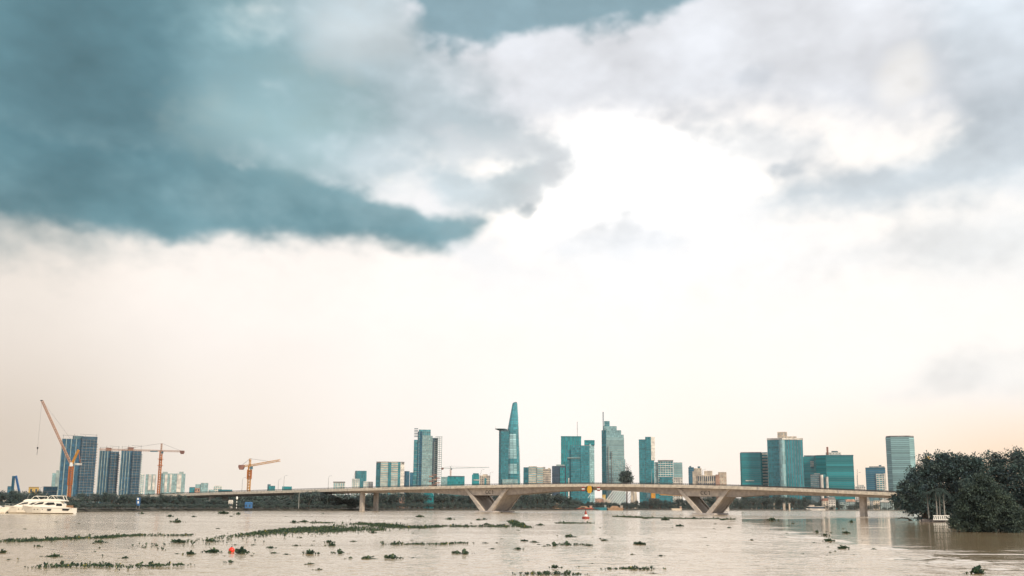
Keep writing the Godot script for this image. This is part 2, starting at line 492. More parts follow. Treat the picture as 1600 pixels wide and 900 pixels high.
		["wall",[-0.57,1,10.27,1,10.27,-15,-0.57,-15],0,70.15,"cream",[50,4,0.98,0.5,"gp"],null],
		["wing",[10.3,-2,24.57,-2,24.57,-16,10.3,-16],0,67.4,"cream",[3.6,4,0.5,0.55,"gd"],null],
		["roof_box",[9.72,-3,14.29,-3,14.29,-9,9.72,-9],0,70.78,"gy",null,null],
		["roof_box",[18.87,-3,23.44,-3,23.44,-9,18.87,-9],0,69.15,"cream",null,null]]],
	["office_block","dark blue-grey square block with bright teal window strip",73.5,-1700.0,-0.043,[
		["wall",[-10.67,0,10.67,0,10.67,-16,-10.67,-16],0,62.17,"gd",[5,4,0.8,0.6,"gd"],null],
		["window_strip",[1.46,0.5,8.73,0.5,8.73,-1.5,1.46,-1.5],0,60.33,"slate",[2.6,4,0.8,0.85,"gg"],null],
		["roof_box",[-4.37,-3,8.26,-3,8.26,-11,-4.37,-11],0,64.51,"pale",null,null]]],
	["office_tower","flat topped green glass tower with vertical fins and thin roof aerial",124.2,-2300.0,-0.054,[
		["wall",[-20.77,0,20.76,0,20.76,-22,-20.77,-22],0,142.62,"slate",[4.6,8.4,0.8,0.97,"gg"],null],
		["parapet",[-21.02,0.5,21.02,0.5,21.02,-22.5,-21.02,-22.5],141.96,144.06,"gg",null,null],
		["antenna",[12.49,-8,13.41,-8,13.41,-9,12.49,-9],142.11,174.3,"gy",null,null]]],
	["office_tower","stepped blue-green glass tower with white ledge, joined front of the finned tower",131.7,-2100.0,-0.063,[
		["wall",[-25.91,-3,-15.07,-3,-15.07,-23,-25.91,-23],0,106.09,"slate",[3.4,4.2,0.9,0.84,"gt"],null],
		["wall",[-18.63,0,-0.6,0,-0.6,-24,-18.63,-24],0,115.08,"slate",[3.4,4.2,0.9,0.84,"gt"],null],
		["wall",[-0.61,1,16.2,1,16.2,-23,-0.61,-23],0,114.56,"slate",[3,4,0.92,0.84,"gt"],null],
		["ledge",[-25.28,1.2,-0.94,1.2,-0.94,-1.8,-25.28,-1.8],90.62,92.04,"pale",null,null],
		["mirror_flank",[16.22,0,25.31,-7,25.31,-23,16.22,-23],0,118.22,"slate",[3,4,0.95,0.9,"gp"],null],
		["crown",[6.66,-2,25.89,-2,25.89,-18,6.66,-18],115.79,124.75,"gg",[4,4,0.9,0.8,"gg"],null]]],
	["white_pylon","thin white slab tower glimpsed beside dark blue-grey block",85.6,-1650.0,-0.052,[
		["wall",[-0.84,2,0.84,2,0.84,-4,-0.84,-4],0,42.95,"white",null,null]]],
	["office_tower","grey-green tower stepping down in terraces with tall mast on its corner",220.6,-2400.0,-0.092,[
		["flank",[-25.1,-6,-15.41,0,-15.41,-32,-25.1,-32],0,163.83,"slate",[3.4,4.2,0.9,0.84,"gt"],null],
		["wall",[-15.55,0,22.85,0,22.85,-26,-15.55,-26],0,147.41,"pale",[60,4.2,0.99,0.62,"gp"],null],
		["terrace",[-15.51,-2,22.26,-2,22.26,-24,-15.51,-24],147.41,154.26,"gp",[4,4,0.7,0.7,"gp"],null],
		["terrace",[-16.81,-3,16.89,-3,16.89,-23,-16.81,-23],152.89,163.85,"gp",[4,4,0.7,0.7,"gp"],null],
		["terrace",[-20.87,-4,7.37,-4,7.37,-22,-20.87,-22],162.47,172.77,"gp",[4,4,0.7,0.7,"gp"],null],
		["terrace",[-19.41,-5,-7.68,-5,-7.68,-15,-19.41,-15],172.08,183.77,"gp",[4,4,0.8,0.7,"gt"],null],
		["mast",[-22.51,1,-20.58,1,-20.58,-1,-22.51,-1],158.35,203.07,"slate",null,null],
		["lower_frame",[-10.47,1.5,25.02,1.5,25.02,-2.5,-10.47,-2.5],0,101.77,"pale",[5,4.2,0.75,0.7,"gp"],null],
		["frame_rib",[-4.84,2.4,-3.61,2.4,-3.61,0.4,-4.84,0.4],0,118.79,"gy",null,null],
		["frame_rib",[-11.58,2.4,-10.35,2.4,-10.35,0.4,-11.58,0.4],0,129.67,"gy",null,null]]],
	["office_tower","slim teal glass tower with white right flank and notched top",280.3,-2300.0,-0.121,[
		["wall",[-16.42,0,-3.31,0,-3.31,-24,-16.42,-24],0,138.68,"slate",[3.4,4.2,0.9,0.84,"gt"],null],
		["wall",[-3.22,1,8.56,1,8.56,-23,-3.22,-23],0,143.93,"slate",[3,4,0.92,0.84,"gt"],null],
		["white_flank",[8.56,1,16.48,-8,16.48,-24,8.56,-24],96.3,143.93,"white",[5,7,0.2,0.35,"gy"],null],
		["lower_flank",[7.79,1,14.36,-8,14.36,-24,7.79,-24],0,96.3,"slate",[3.4,4.2,0.9,0.84,"gt"],null]]],
	["office_block","gridded white and teal block adjoining the slim teal tower",301.0,-2200.0,-0.136,[
		["wall",[-18.44,-3,-11.57,-3,-11.57,-21,-18.44,-21],0,88.69,"pale",[4,4,0.7,0.6,"gp"],null],
		["wall",[-11.51,0,17.77,0,17.77,-20,-11.51,-20],0,91.2,"white",[5,4.4,0.82,0.66,"gt"],null],
		["cornice",[-11.98,1,18.41,1,18.41,-20,-11.98,-20],91.2,92.69,"gy",null,null],
		["lower_grid",[-8.32,1.2,15.28,1.2,15.28,-2.8,-8.32,-2.8],0,60.19,"slate",[4,5,0.8,0.8,"gt"],null]]],
	["office_block","pale banded glass block on white ground storeys",335.4,-2250.0,-0.148,[
		["wall",[-8.49,-1,9.33,-1,9.33,-19,-8.49,-19],0,90.25,"pale",[60,4.2,0.98,0.7,"gp"],null],
		["white_base",[-9.32,0.5,9.07,0.5,9.07,-19.5,-9.32,-19.5],0,61.07,"white",[5,5,0.3,0.5,"gd"],null]]],
	["office_block","grey-blue slab with cream side behind low cream offices",394.6,-2400.0,-0.163,[
		["wall",[-13.84,0,-2.33,0,-2.33,-18,-13.84,-18],0,86.19,"slate",[4,4,0.8,0.7,"gb"],null],
		["cream_side",[-3.73,-2,13.85,-2,13.85,-16,-3.73,-16],0,84.18,"cream",[6,5,0.2,0.3,"gd"],null],
		["roof_box",[-11.76,-2,-7.69,-2,-7.69,-8,-11.76,-8],0,88.9,"slate",null,null],
		["roof_box",[5.84,-4,11.26,-4,11.26,-10,5.84,-10],0,88.26,"slate",null,null]]],
	["office_block","low cream offices with ribbed window wall and salmon end tower",372.3,-2100.0,-0.175,[
		["cream_side",[-31.29,-2,-21.8,-2,-21.8,-16,-31.29,-16],0,68.24,"cream",null,null],
		["ribbed_wall",[-21.95,0,11.11,0,11.11,-16,-21.95,-16],0,61.16,"cream",[3.6,12,0.5,0.8,"gd"],null],
		["back_wing",[-9.94,-6,5.45,-6,5.45,-16,-9.94,-16],0,69.48,"cream",null,null],
		["salmon_tower",[11.13,1,18.19,1,18.19,-15,11.13,-15],0,62.44,"salmon",null,null],
		["end_tower",[15.97,0.5,31.25,0.5,31.25,-15.5,15.97,-15.5],0,67.18,"cream",[6,6,0.3,0.3,"sa"],null]]],
	["office_tower","dull green glass cube with one white sign strip near its base",515.6,-2400.0,-0.212,[
		["wall",[-23.2,-2,-20.48,0,19.83,0,23.21,-3,23.21,-31,-23.2,-31],0,117.74,"slate",[60,4.2,0.99,0.82,"gg"],null],
		["roof_rim",[-21.81,-4,22.61,-4,22.61,-24,-21.81,-24],0,119.51,"gy",null,null],
		["sign_strip",[-12.91,0.7,5.15,0.7,5.15,-0.3,-12.91,-0.3],57.67,59.83,"white",null,null]]],
	["striped_tower","narrow tower of white and teal horizontal bands between two green towers",549.8,-2420.0,-0.223,[
		["wall",[-5.69,-5,5.69,-5,5.69,-25,-5.69,-25],0,120.27,"gt",null,[6.4,3,"white"]]]],
	["office_tower","tallest green glass tower with pale round corner column and white roof rim",577.3,-2350.0,-0.241,[
		["wall",[-36.61,-9,-12.12,0,-12.12,-39,-36.61,-39],0,143.45,"slate",[3.2,4.4,0.85,0.9,"gt"],null],
		["round_corner",[-12.78,0,-10.14,4,-5.55,5,-2.28,3.5,-0.32,0,-0.32,-8,-12.78,-8],0,143.32,"pale",[2.5,8.6,0.95,0.93,"gp"],null],
		["finned_wall",[-0.97,0,36.34,-7,36.34,-37,-0.97,-37],0,143.25,"slate",[5.2,60,0.55,0.99,"gt"],null],
		["roof_rim",[-37.16,-9,-11.99,1,-5.42,6,1.12,1,37.13,-7,37.13,-39,-37.16,-39],143.19,146.81,"white",null,null],
		["roof_box",[-14.83,-8,4.93,-8,4.93,-22,-14.83,-22],0,160.11,"cream",[6,8,0.4,0.5,"gy"],null],
		["roof_box",[4.57,-9,24.25,-9,24.25,-21,4.57,-21],0,150.57,"cream",[8,6,0.4,0.4,"gy"],null]]],
	["office_tower","turquoise tower with white window ladder and round white emblem",668.2,-2500.0,-0.261,[
		["wall",[-13.89,0,12.38,0,12.38,-22,-13.89,-22],0,115.05,"slate",[50,4.2,0.98,0.85,"gg"],null],
		["crown",[-12.39,-1,13.89,-1,13.89,-19,-12.39,-19],114.33,117.88,"slate",null,null],
		["window_ladder",[0.95,0.6,7.85,0.6,7.85,-0.8,0.95,-0.8],88.87,105.8,"gt",null,[4.4,2.4,"white"]]]],
	["office_block","grey stone stepped block with two white rounded bays",605.1,-2200.0,-0.268,[
		["wall",[-16.83,0,0.15,0,0.15,-16,-16.83,-16],0,67.52,"slate",[4,4,0.8,0.3,"gy"],null],
		["wall",[-9.48,-2,1.44,-2,1.44,-16,-9.48,-16],0,69.38,"gy",[4,4,0.7,0.5,"gd"],null],
		["white_bay",[1.3,0,3.11,2.5,5.53,2.5,7.35,0,7.35,-10,1.3,-10],0,66.29,"white",null,null],
		["glass_gap",[7.41,-1,12.24,-1,12.24,-11,7.41,-11],0,67.53,"gt",null,null],
		["white_bay",[12.01,0,13.2,2.5,15.61,2.5,16.83,0,16.83,-10,12.01,-10],0,62.59,"white",null,null]]],
	["office_tower","wide turquoise mirror block with white plant room and dark chimney",708.7,-2450.0,-0.282,[
		["mirror_flank",[-39.87,-8,-18.04,0,-18.04,-38,-39.87,-38],0,115.43,"slate",[60,4.2,0.99,0.88,"gg"],null],
		["mirror_wall",[-18.07,0,39.72,0,39.72,-36,-18.07,-36],0,114.64,"slate",[60,4.2,0.99,0.88,"gg"],null],
		["roof_rim",[-40.49,-8,-17.97,0.6,40.35,0.6,40.35,-42,-40.49,-42],114.59,116.82,"gt",null,null],
		["plant_room",[-17.77,-10,14.73,-10,14.73,-26,-17.77,-26],0,122.99,"white",[7,5,0.4,0.4,"gy"],null],
		["plant_top",[-5.41,-11,8.14,-11,8.14,-21,-5.41,-21],0,126.12,"slate",null,null],
		["chimney",[-15.86,-9,-11.79,-9,-11.79,-13,-15.86,-13],0,134.82,"brick",null,null]]],
	["apartment_block","white terraced low block between mirror block and the dark banded block",715.5,-2300.0,-0.302,[
		["wall",[-10.01,0,10.01,0,10.01,-16,-10.01,-16],0,46.54,"white",[4,4,0.5,0.4,"gd"],null],
		["upper_storey",[-6.09,-1,7.68,-1,7.68,-13,-6.09,-13],0,49.77,"white",[4,4,0.5,0.4,"gp"],null],
		["antenna",[-4.76,-6,-4.01,-6,-4.01,-7,-4.76,-7],0,81.48,"gy",null,null]]],
	["office_block","dark banded glass block with white window-gridded annex",797.2,-2450.0,-0.315,[
		["wall",[-20.64,0,20.64,0,20.64,-24,-20.64,-24],0,90.38,"slate",[50,4.2,0.98,0.72,"gb"],null],
		["roof_box",[-12.49,-4,19.49,-4,19.49,-20,-12.49,-20],0,93.13,"gy",null,null],
		["roof_box",[7.68,-5,13,-5,13,-11,7.68,-11],0,95.83,"slate",null,null],
		["white_annex",[0.65,2,19.87,2,19.87,-10,0.65,-10],0,76.52,"white",[5.5,4.4,0.72,0.5,"gt"],null],
		["white_pier",[16.64,2.6,20.47,2.6,20.47,0.6,16.64,0.6],0,77.87,"white",null,null]]],
	["office_tower","tall faceted glass tower with bright banded front beside the dark trees",872.0,-2500.0,-0.336,[
		["facet",[-30.31,-12,-19.93,0,-19.93,-46,-30.31,-46],0,160.27,"slate",[60,4.2,0.99,0.72,"gp"],null],
		["banded_front",[-19.9,0,19.44,0,19.44,-34,-19.9,-34],0,160.87,"slate",[60,4.2,0.99,0.72,"gp"],null],
		["facet",[19.39,0,30.31,-12,30.31,-38,19.39,-38],0,159.66,"slate",[60,4.2,0.99,0.72,"gp"],null],
		["parapet",[-29.47,-12,-19.77,0.4,19.56,0.4,29.94,-12,29.94,-42,-29.47,-42],160.26,163.12,"gy",[3,3,0.5,0.4,"gd"],null]]],
	["office_block","dark block with yellow roof box rising behind the grove",559.5,-1500.0,-0.357,[
		["wall",[-6.23,0,6.23,0,6.23,-20,-6.23,-20],0,65.06,"slate",[4,4,0.8,0.7,"gb"],null],
		["roof_box",[-4.22,-2,2.64,-2,2.64,-12,-4.22,-12],0,71.85,"yellow",null,null]]],
]
const CLUMPS = [
	[-41.24,-114.24,0.52],
	[-33.78,-116.01,0.74],
	[-31.47,-119.62,0.64],
	[-42.85,-103.31,0.40],
	[-33.34,-83.49,0.54],
	[-40.12,-90.02,0.51],
	[-34.88,-79.36,0.22],
	[-25.07,-89.25,0.51],
	[-24.20,-92.99,0.75],
	[-21.82,-92.20,0.80],
	[-19.19,-78.28,0.39],
	[-21.55,-74.61,0.38],
	[-27.86,-82.42,0.36],
	[-33.31,-107.01,0.30],
	[-21.63,-103.10,0.45],
	[-20.64,-109.78,0.41],
	[-19.22,-92.68,0.33],
	[-17.76,-90.56,0.33],
	[-16.08,-92.04,0.75],
	[-18.98,-119.52,0.59],
	[-17.35,-110.50,0.51],
	[-16.93,-123.16,0.38],
	[-11.75,-84.10,0.41],
	[-10.49,-83.81,0.49],
	[-8.88,-85.57,0.59],
	[-13.29,-76.24,0.39],
	[-11.59,-69.46,0.37],
	[-10.54,-87.37,0.23],
	[-7.32,-85.83,0.23],
	[-14.00,-93.64,0.57],
	[-3.78,-94.89,0.62],
	[-4.49,-95.39,0.43],
	[-1.59,-105.67,0.30],
	[-2.66,-121.33,0.32],
	[7.73,-147.21,0.66],
	[11.15,-133.51,0.45],
	[13.87,-121.13,0.65],
	[12.44,-93.57,0.33],
	[5.73,-79.50,0.26],
	[4.58,-75.29,0.21],
	[2.98,-74.31,0.47],
	[8.63,-68.87,0.25],
	[33.41,-113.59,0.68],
	[35.72,-111.61,0.36],
	[29.27,-71.53,0.67],
	[38.75,-137.94,0.69],
	[46.27,-166.23,0.65],
	[54.61,-184.18,0.62],
	[50.65,-187.21,0.49],
	[4.49,-115.28,0.63],
	[5.90,-117.43,0.64],
	[8.12,-116.07,0.42],
	[1.68,-128.82,0.45],
	[2.68,-124.67,0.44],
	[0.78,-104.63,0.50],
	[3.46,-113.28,0.31],
	[-68.62,-233.40,1.29],
	[-98.50,-327.71,1.34],
	[-90.77,-324.63,0.92],
	[-131.52,-403.89,1.09],
	[-108.36,-427.98,2.03],
	[-98.20,-407.96,1.22],
	[-45.87,-240.67,1.15],
	[-45.40,-250.04,1.01],
	[-29.44,-371.01,1.47],
	[-16.65,-312.57,1.29],
	[-7.23,-318.41,1.01],
	[-4.94,-235.63,0.73],
	[-8.45,-304.06,0.78],
	[-19.39,-160.52,0.63],
	[44.17,-366.72,1.35],
	[46.25,-336.56,1.26],
	[35.14,-234.65,0.81],
	[65.00,-398.93,1.20],
	[65.55,-348.02,0.97],
	[81.13,-349.79,1.95],
	[6.31,-233.10,0.81],
	[42.86,-221.12,0.47],
	[98.17,-325.60,0.82],
	[3.07,-123.76,0.24],
	[35.30,-131.70,0.27],
	[-71.55,-167.23,0.31],
	[4.50,-100.87,0.11],
	[-27.91,-301.00,0.35],
	[-7.79,-613.10,0.45],
	[-22.18,-94.01,0.20],
	[-34.85,-106.46,0.12],
	[9.38,-455.72,0.27],
	[88.30,-411.32,0.33],
	[32.81,-110.05,0.15],
	[52.72,-186.31,0.28],
	[-26.48,-90.54,0.19],
	[30.54,-106.77,0.15],
	[-61.50,-351.02,0.26],
	[-91.48,-228.21,0.30],
	[-54.04,-121.03,0.16],
	[-22.60,-106.10,0.17],
	[-36.61,-174.92,0.27],
	[-34.64,-85.63,0.09],
	[13.34,-109.93,0.11],
	[38.52,-255.79,0.32],
	[-170.37,-383.45,0.30],
	[126.31,-453.12,0.57],
	[25.77,-99.93,0.15],
	[-29.41,-163.83,0.28],
	[-41.17,-112.29,0.23],
	[157.43,-764.69,1.00],
	[-81.11,-212.95,0.29],
	[71.96,-287.63,0.45],
	[-9.16,-264.81,0.26],
	[-124.63,-394.83,0.29],
	[6.81,-90.66,0.12],
	[-34.72,-84.50,0.16],
	[-42.22,-299.49,0.36],
	[38.17,-212.12,0.25],
	[-37.02,-91.25,0.10],
	[-7.82,-106.47,0.12],
	[10.34,-96.25,0.19],
	[83.40,-552.31,0.52],
	[-33.61,-100.32,0.14],
	[-9.12,-87.69,0.21],
	[65.76,-223.52,0.27],
	[20.84,-196.47,0.21],
	[-53.93,-377.95,0.36],
	[29.83,-98.62,0.19],
	[-17.06,-245.26,0.19],
	[-26.70,-110.45,0.24],
	[-19.40,-111.48,0.22],
	[11.18,-140.84,0.25],
	[-21.48,-124.46,0.16],
	[-9.25,-116.26,0.21],
	[-20.50,-91.14,0.18],
	[-4.68,-618.82,0.63],
	[-33.00,-127.68,0.19],
	[25.58,-148.39,0.27],
	[-24.99,-135.39,0.24],
	[49.05,-270.21,0.40],
	[29.92,-140.54,0.29],
	[54.15,-193.95,0.26],
	[-32.72,-101.55,0.24],
	[-11.14,-129.49,0.23],
	[45.48,-425.55,0.55],
	[-0.99,-137.30,0.19],
	[3.01,-118.24,0.21],
	[67.47,-679.26,0.46],
	[-15.53,-136.67,0.15],
	[10.79,-148.18,0.13],
	[-28.81,-317.22,0.22],
	[-78.82,-226.08,0.20],
	[-132.95,-437.93,0.44],
	[-22.89,-143.11,0.22],
	[-25.39,-94.89,0.10],
	[-38.35,-271.37,0.29],
	[-36.62,-101.43,0.15],
	[-56.19,-133.18,0.13],
	[-8.59,-248.87,0.32],
	[33.01,-117.90,0.17],
	[25.36,-149.52,0.19],
	[-47.64,-139.58,0.21],
	[27.10,-97.22,0.18],
	[-17.70,-97.50,0.10],
	[-53.30,-145.06,0.23],
	[-45.46,-132.83,0.26],
	[-31.85,-194.64,0.19],
	[-20.05,-88.45,0.14],
	[29.31,-103.99,0.19],
	[-21.88,-87.28,0.16],
	[-33.17,-248.38,0.42],
	[-20.79,-275.77,0.31],
	[-47.73,-133.84,0.19],
	[-25.05,-110.87,0.23],
	[-65.77,-149.61,0.17],
	[32.46,-123.65,0.15],
	[-84.90,-344.26,0.53],
	[-31.98,-141.36,0.20],
	[6.38,-153.48,0.26],
	[-39.76,-110.77,0.15],
	[-10.85,-249.64,0.24],
	[-8.82,-191.04,0.22],
	[18.92,-160.53,0.13],
	[-46.40,-180.06,0.32],
	[40.94,-180.45,0.14],
	[31.80,-221.74,0.29],
	[13.34,-148.57,0.21],
	[62.75,-255.85,0.27],
	[84.71,-424.03,0.36],
	[121.82,-665.12,0.83],
	[16.98,-213.58,0.22],
	[14.71,-101.62,0.12],
	[-13.81,-161.89,0.22],
	[-70.80,-356.73,0.41],
	[109.64,-647.85,0.48],
	[20.84,-119.47,0.21],
	[-49.18,-114.53,0.26],
	[43.93,-141.38,0.13],
	[75.33,-391.85,0.47],
	[37.92,-137.62,0.14],
	[-21.25,-94.00,0.12],
	[3.33,-216.37,0.19],
	[14.41,-591.60,0.39],
	[-73.42,-454.48,0.29],
	[-1.40,-122.61,0.25],
	[-63.33,-182.12,0.20],
	[1.39,-185.69,0.33],
	[-78.09,-472.17,0.56],
	[-44.37,-132.73,0.20],
	[43.52,-178.37,0.26],
	[-38.23,-153.42,0.17],
	[22.43,-183.63,0.17],
]
const RAFTS = [
	["long ragged green raft of water hyacinth drifting toward the shore side",[[-51.91,-115.64,4.00],[-49.16,-118.41,5.00],[-48.52,-125.32,5.00],[-46.10,-128.40,3.00],[-46.96,-136.08,7.00],[-44.22,-138.29,5.00],[-40.07,-140.96,2.00]]],
	["broad dense dark green raft of water hyacinth, the largest on the river",[[-35.02,-155.52,9.00],[-34.71,-163.12,20.00],[-33.25,-169.74,26.00],[-30.00,-173.04,26.00],[-25.66,-176.80,20.00],[-22.60,-180.21,11.00],[-20.42,-176.41,4.00]]],
	["dark narrow weed raft trailing toward the first V-shaped pier",[[-31.99,-230.86,7.00],[-27.04,-225.53,9.00],[-20.22,-202.08,11.00],[-15.35,-198.29,7.00],[-12.78,-211.22,5.00],[-6.89,-213.67,6.00],[0.36,-216.68,8.00]]],
	["thin low raft of hyacinth with scattered upright leaves beside pale water",[[-12.32,-115.22,1.20],[-10.22,-115.69,1.60],[-7.01,-116.42,1.80],[-4.89,-120.81,1.20]]],
	["sparse yellow-flecked hyacinth raft beneath the red float",[[-28.90,-70.53,1.00],[-27.90,-71.39,1.30],[-26.91,-73.04,1.40],[-25.42,-71.75,1.00],[-23.53,-70.93,0.80],[-23.35,-72.80,0.60]]],
	["compact leafy hyacinth raft with tall tuft near the red float",[[-22.92,-72.86,0.90],[-22.40,-73.70,1.10],[-21.21,-73.87,0.50]]],
	["short hyacinth raft with bright leaf tuft in amber rippled water",[[6.99,-72.68,0.50],[7.98,-73.53,0.90],[9.16,-73.69,0.60]]],
	["hyacinth raft cut by the lower edge of open water",[[0.89,-67.25,0.60],[2.03,-67.71,1.00],[3.89,-67.02,0.70]]],
	["thin dark weed line drifting below the channel buoy",[[11.01,-260.02,5.00],[13.73,-261.35,8.00],[19.09,-263.97,3.00]]],
	["thin broken weed line in front of the second V-shaped pier",[[40.14,-435.50,9.00],[47.82,-396.98,8.00],[60.39,-377.26,7.00],[75.54,-378.24,5.00]]],
	["small dark weed streak between channel buoy and first pier",[[0.46,-284.98,8.00],[2.20,-217.45,5.00],[3.36,-205.63,2.00]]],
	["flat low weed raft spotted with small leaves by pale water",[[5.21,-118.22,1.00],[6.27,-119.42,1.80],[7.58,-116.87,0.80]]],
	["slender weed raft near the bank, beyond the broad dense raft",[[-42.12,-242.58,4.00],[-37.92,-240.32,4.00]]],
]
const CLOUDS = [
	["d_veil",[-13.5,26.8,-3.7,27.5,10.5,28.1,29.4,25.5,28.5,16.9,22.4,18.4,17.8,18.4,12.9,19.8,9.6,19.5,5.5,19.5,2.7,18.8,-0.1,18.2,-3.5,18.5,-8.3,19.1,-11.2,21.5],1.60,1.00,[216,219,225],0.92],
	["left_veil",[-14.9,27.5,-5.2,28.3,-5.4,23.7,-0.1,20.0,1.3,18.0,-3.5,17.3,-8.2,14.9,-14.1,14.5],2.20,1.20,[176,192,199],0.85],
	["upper_mass",[-40.8,32.1,-18.0,33.1,-12.8,26.9,-10.6,23.4,-8.4,21.0,-8.3,18.4,-10.9,15.7,-19.7,14.1,-33.3,12.4],3.60,1.10,[128,161,169],0.95],
	["main_mass",[-38.4,16.4,-26.0,17.9,-21.2,17.0,-16.8,17.2,-12.9,16.8,-10.2,16.2,-8.2,16.1,-5.5,15.6,-3.5,15.2,-1.1,14.6,-1.9,13.5,-3.4,13.0,-6.1,13.3,-8.1,13.5,-11.8,13.5,-14.7,13.3,-17.2,12.8,-19.6,13.0,-21.5,13.1,-23.8,13.2,-25.0,13.3,-27.2,13.3,-33.3,12.7,-38.0,13.6],0.45,0.38,[112,150,160],0.90],
	["mass_core",[-40.8,32.1,-21.3,32.6,-16.5,25.9,-15.1,21.1,-15.9,17.3,-18.0,15.2,-22.2,14.5,-33.5,13.8],4.50,1.20,[88,127,139],0.85],
	["mass_glow",[-16.1,21.0,-11.8,20.8,-8.3,19.1,-10.3,17.7,-13.7,18.1,-16.9,18.7],2.00,1.60,[158,184,188],0.70],
	["mass_base",[-24.7,13.6,-22.2,14.8,-17.9,14.9,-12.8,14.6,-8.2,14.7,-4.1,14.4,-3.4,13.2,-8.1,13.6,-14.7,13.4,-17.2,13.0,-21.5,13.2],0.90,0.35,[102,142,153],0.75],
	["top_bank",[-6.1,29.2,7.0,29.8,13.2,27.0,9.0,24.9,5.5,24.3,2.0,24.1,-1.2,23.5,-3.6,23.3,-5.0,23.6,-5.8,24.3],0.50,0.70,[124,157,169],0.90],
	["cumulus",[-5.0,17.2,-3.8,17.6,-2.1,17.3,-0.4,17.4,1.7,17.3,1.9,16.7,1.0,15.9,-0.4,15.2,-2.1,14.9,-3.8,15.2,-4.7,16.0],0.60,0.60,[188,202,209],0.85],
	["small_bank",[-8.3,17.9,-6.9,18.1,-4.9,18.1,-5.0,17.2,-6.2,17.0,-7.9,17.1],0.50,0.60,[188,200,206],0.80],
	["right_bank",[13.1,15.0,14.8,16.0,18.0,16.6,21.7,17.4,24.2,19.1,30.1,19.4,29.7,15.1,25.6,15.0,22.7,14.7,19.7,14.6,16.3,14.5],1.00,0.70,[198,209,217],0.88],
	["right_column",[21.8,26.9,30.7,25.2,29.8,16.0,24.6,17.0,22.4,19.0,21.7,21.8],1.80,1.00,[200,209,217],0.80],
	["low_bank",[2.0,13.0,4.4,14.3,6.3,15.0,8.3,14.7,9.9,13.5,8.7,12.8,6.1,12.7],1.30,0.50,[219,223,228],0.90],
	["right_low",[17.7,12.3,21.2,13.8,24.4,14.1,29.6,13.7,29.3,10.8,24.2,11.1,20.4,11.4],1.30,0.70,[228,231,233],0.75],
	["faint_low",[18.6,5.5,22.2,6.6,29.0,7.2,28.8,5.0,23.8,5.1],1.20,0.60,[233,233,232],0.70],
	["thin_layer",[1.0,16.1,2.4,17.5,5.5,18.1,8.5,17.2,8.1,16.0,5.1,15.5],1.20,0.90,[233,236,239],0.75],
	["thin_layer",[9.5,18.4,12.9,18.8,16.5,18.2,16.7,17.3,12.8,17.0,9.9,17.4],1.00,0.90,[228,232,236],0.75],
	["thin_layer",[9.4,12.0,12.7,13.7,17.5,13.9,19.6,12.4,16.4,11.1,11.7,11.0],1.60,0.90,[240,240,240],0.70],
	["thin_layer",[-3.5,18.5,-0.1,18.8,3.4,18.6,2.7,17.7,-0.7,17.5,-3.5,17.7],0.90,0.90,[222,227,231],0.80],
	["wisp",[13.4,17.1,14.3,17.1,14.8,16.8,14.2,16.6,13.5,16.6],0.25,0.40,[205,212,218],0.80],
	["wisp",[11.8,21.6,12.7,21.8,13.7,21.5,13.3,21.2,12.0,21.3],0.40,0.50,[198,205,214],0.45],
	["wisp",[16.3,18.6,17.1,18.8,17.7,18.4,17.1,18.1],0.30,0.50,[205,210,217],0.70],
	["wisp",[-0.6,14.6,-0.0,14.8,0.7,14.7,0.2,14.4],0.25,0.40,[190,200,205],0.80],
	["bright_gap",[-6.9,16.5,-5.5,16.9,-4.8,16.5,-4.8,15.8,-5.9,15.9],0.35,0.60,[248,244,238],0.85],
	["bright_gap",[19.1,19.7,19.6,21.2,20.8,21.8,21.3,20.7,20.8,19.7,19.8,19.3],0.90,0.70,[250,248,246],0.85],
	["bright_gap",[-11.3,24.6,-8.6,25.1,-5.9,24.6,-6.1,23.3,-8.5,22.4,-10.6,23.1],1.20,0.90,[200,209,213],0.70],
]
const SHORE = [[-199.8,-384.8],[-184.9,-409.8],[-177.8,-426.0],[-176.6,-460.6],[-169.0,-499.8],[-158.2,-561.5],[-143.1,-605.3],[-128.2,-651.9],[-107.8,-686.0],[-95.1,-707.2],[-72.3,-763.4],[-46.2,-838.9],[-9.0,-916.7],[29.9,-999.4],[75.3,-1082.0],[137.3,-1194.9],[213.8,-1334.1],[291.0,-1455.5],[418.8,-1707.0],[559.5,-1963.1],[697.0,-2184.5],[840.6,-2380.6],[1026.1,-2575.3],[1418.9,-3117.2],[2385.5,-4415.2]]
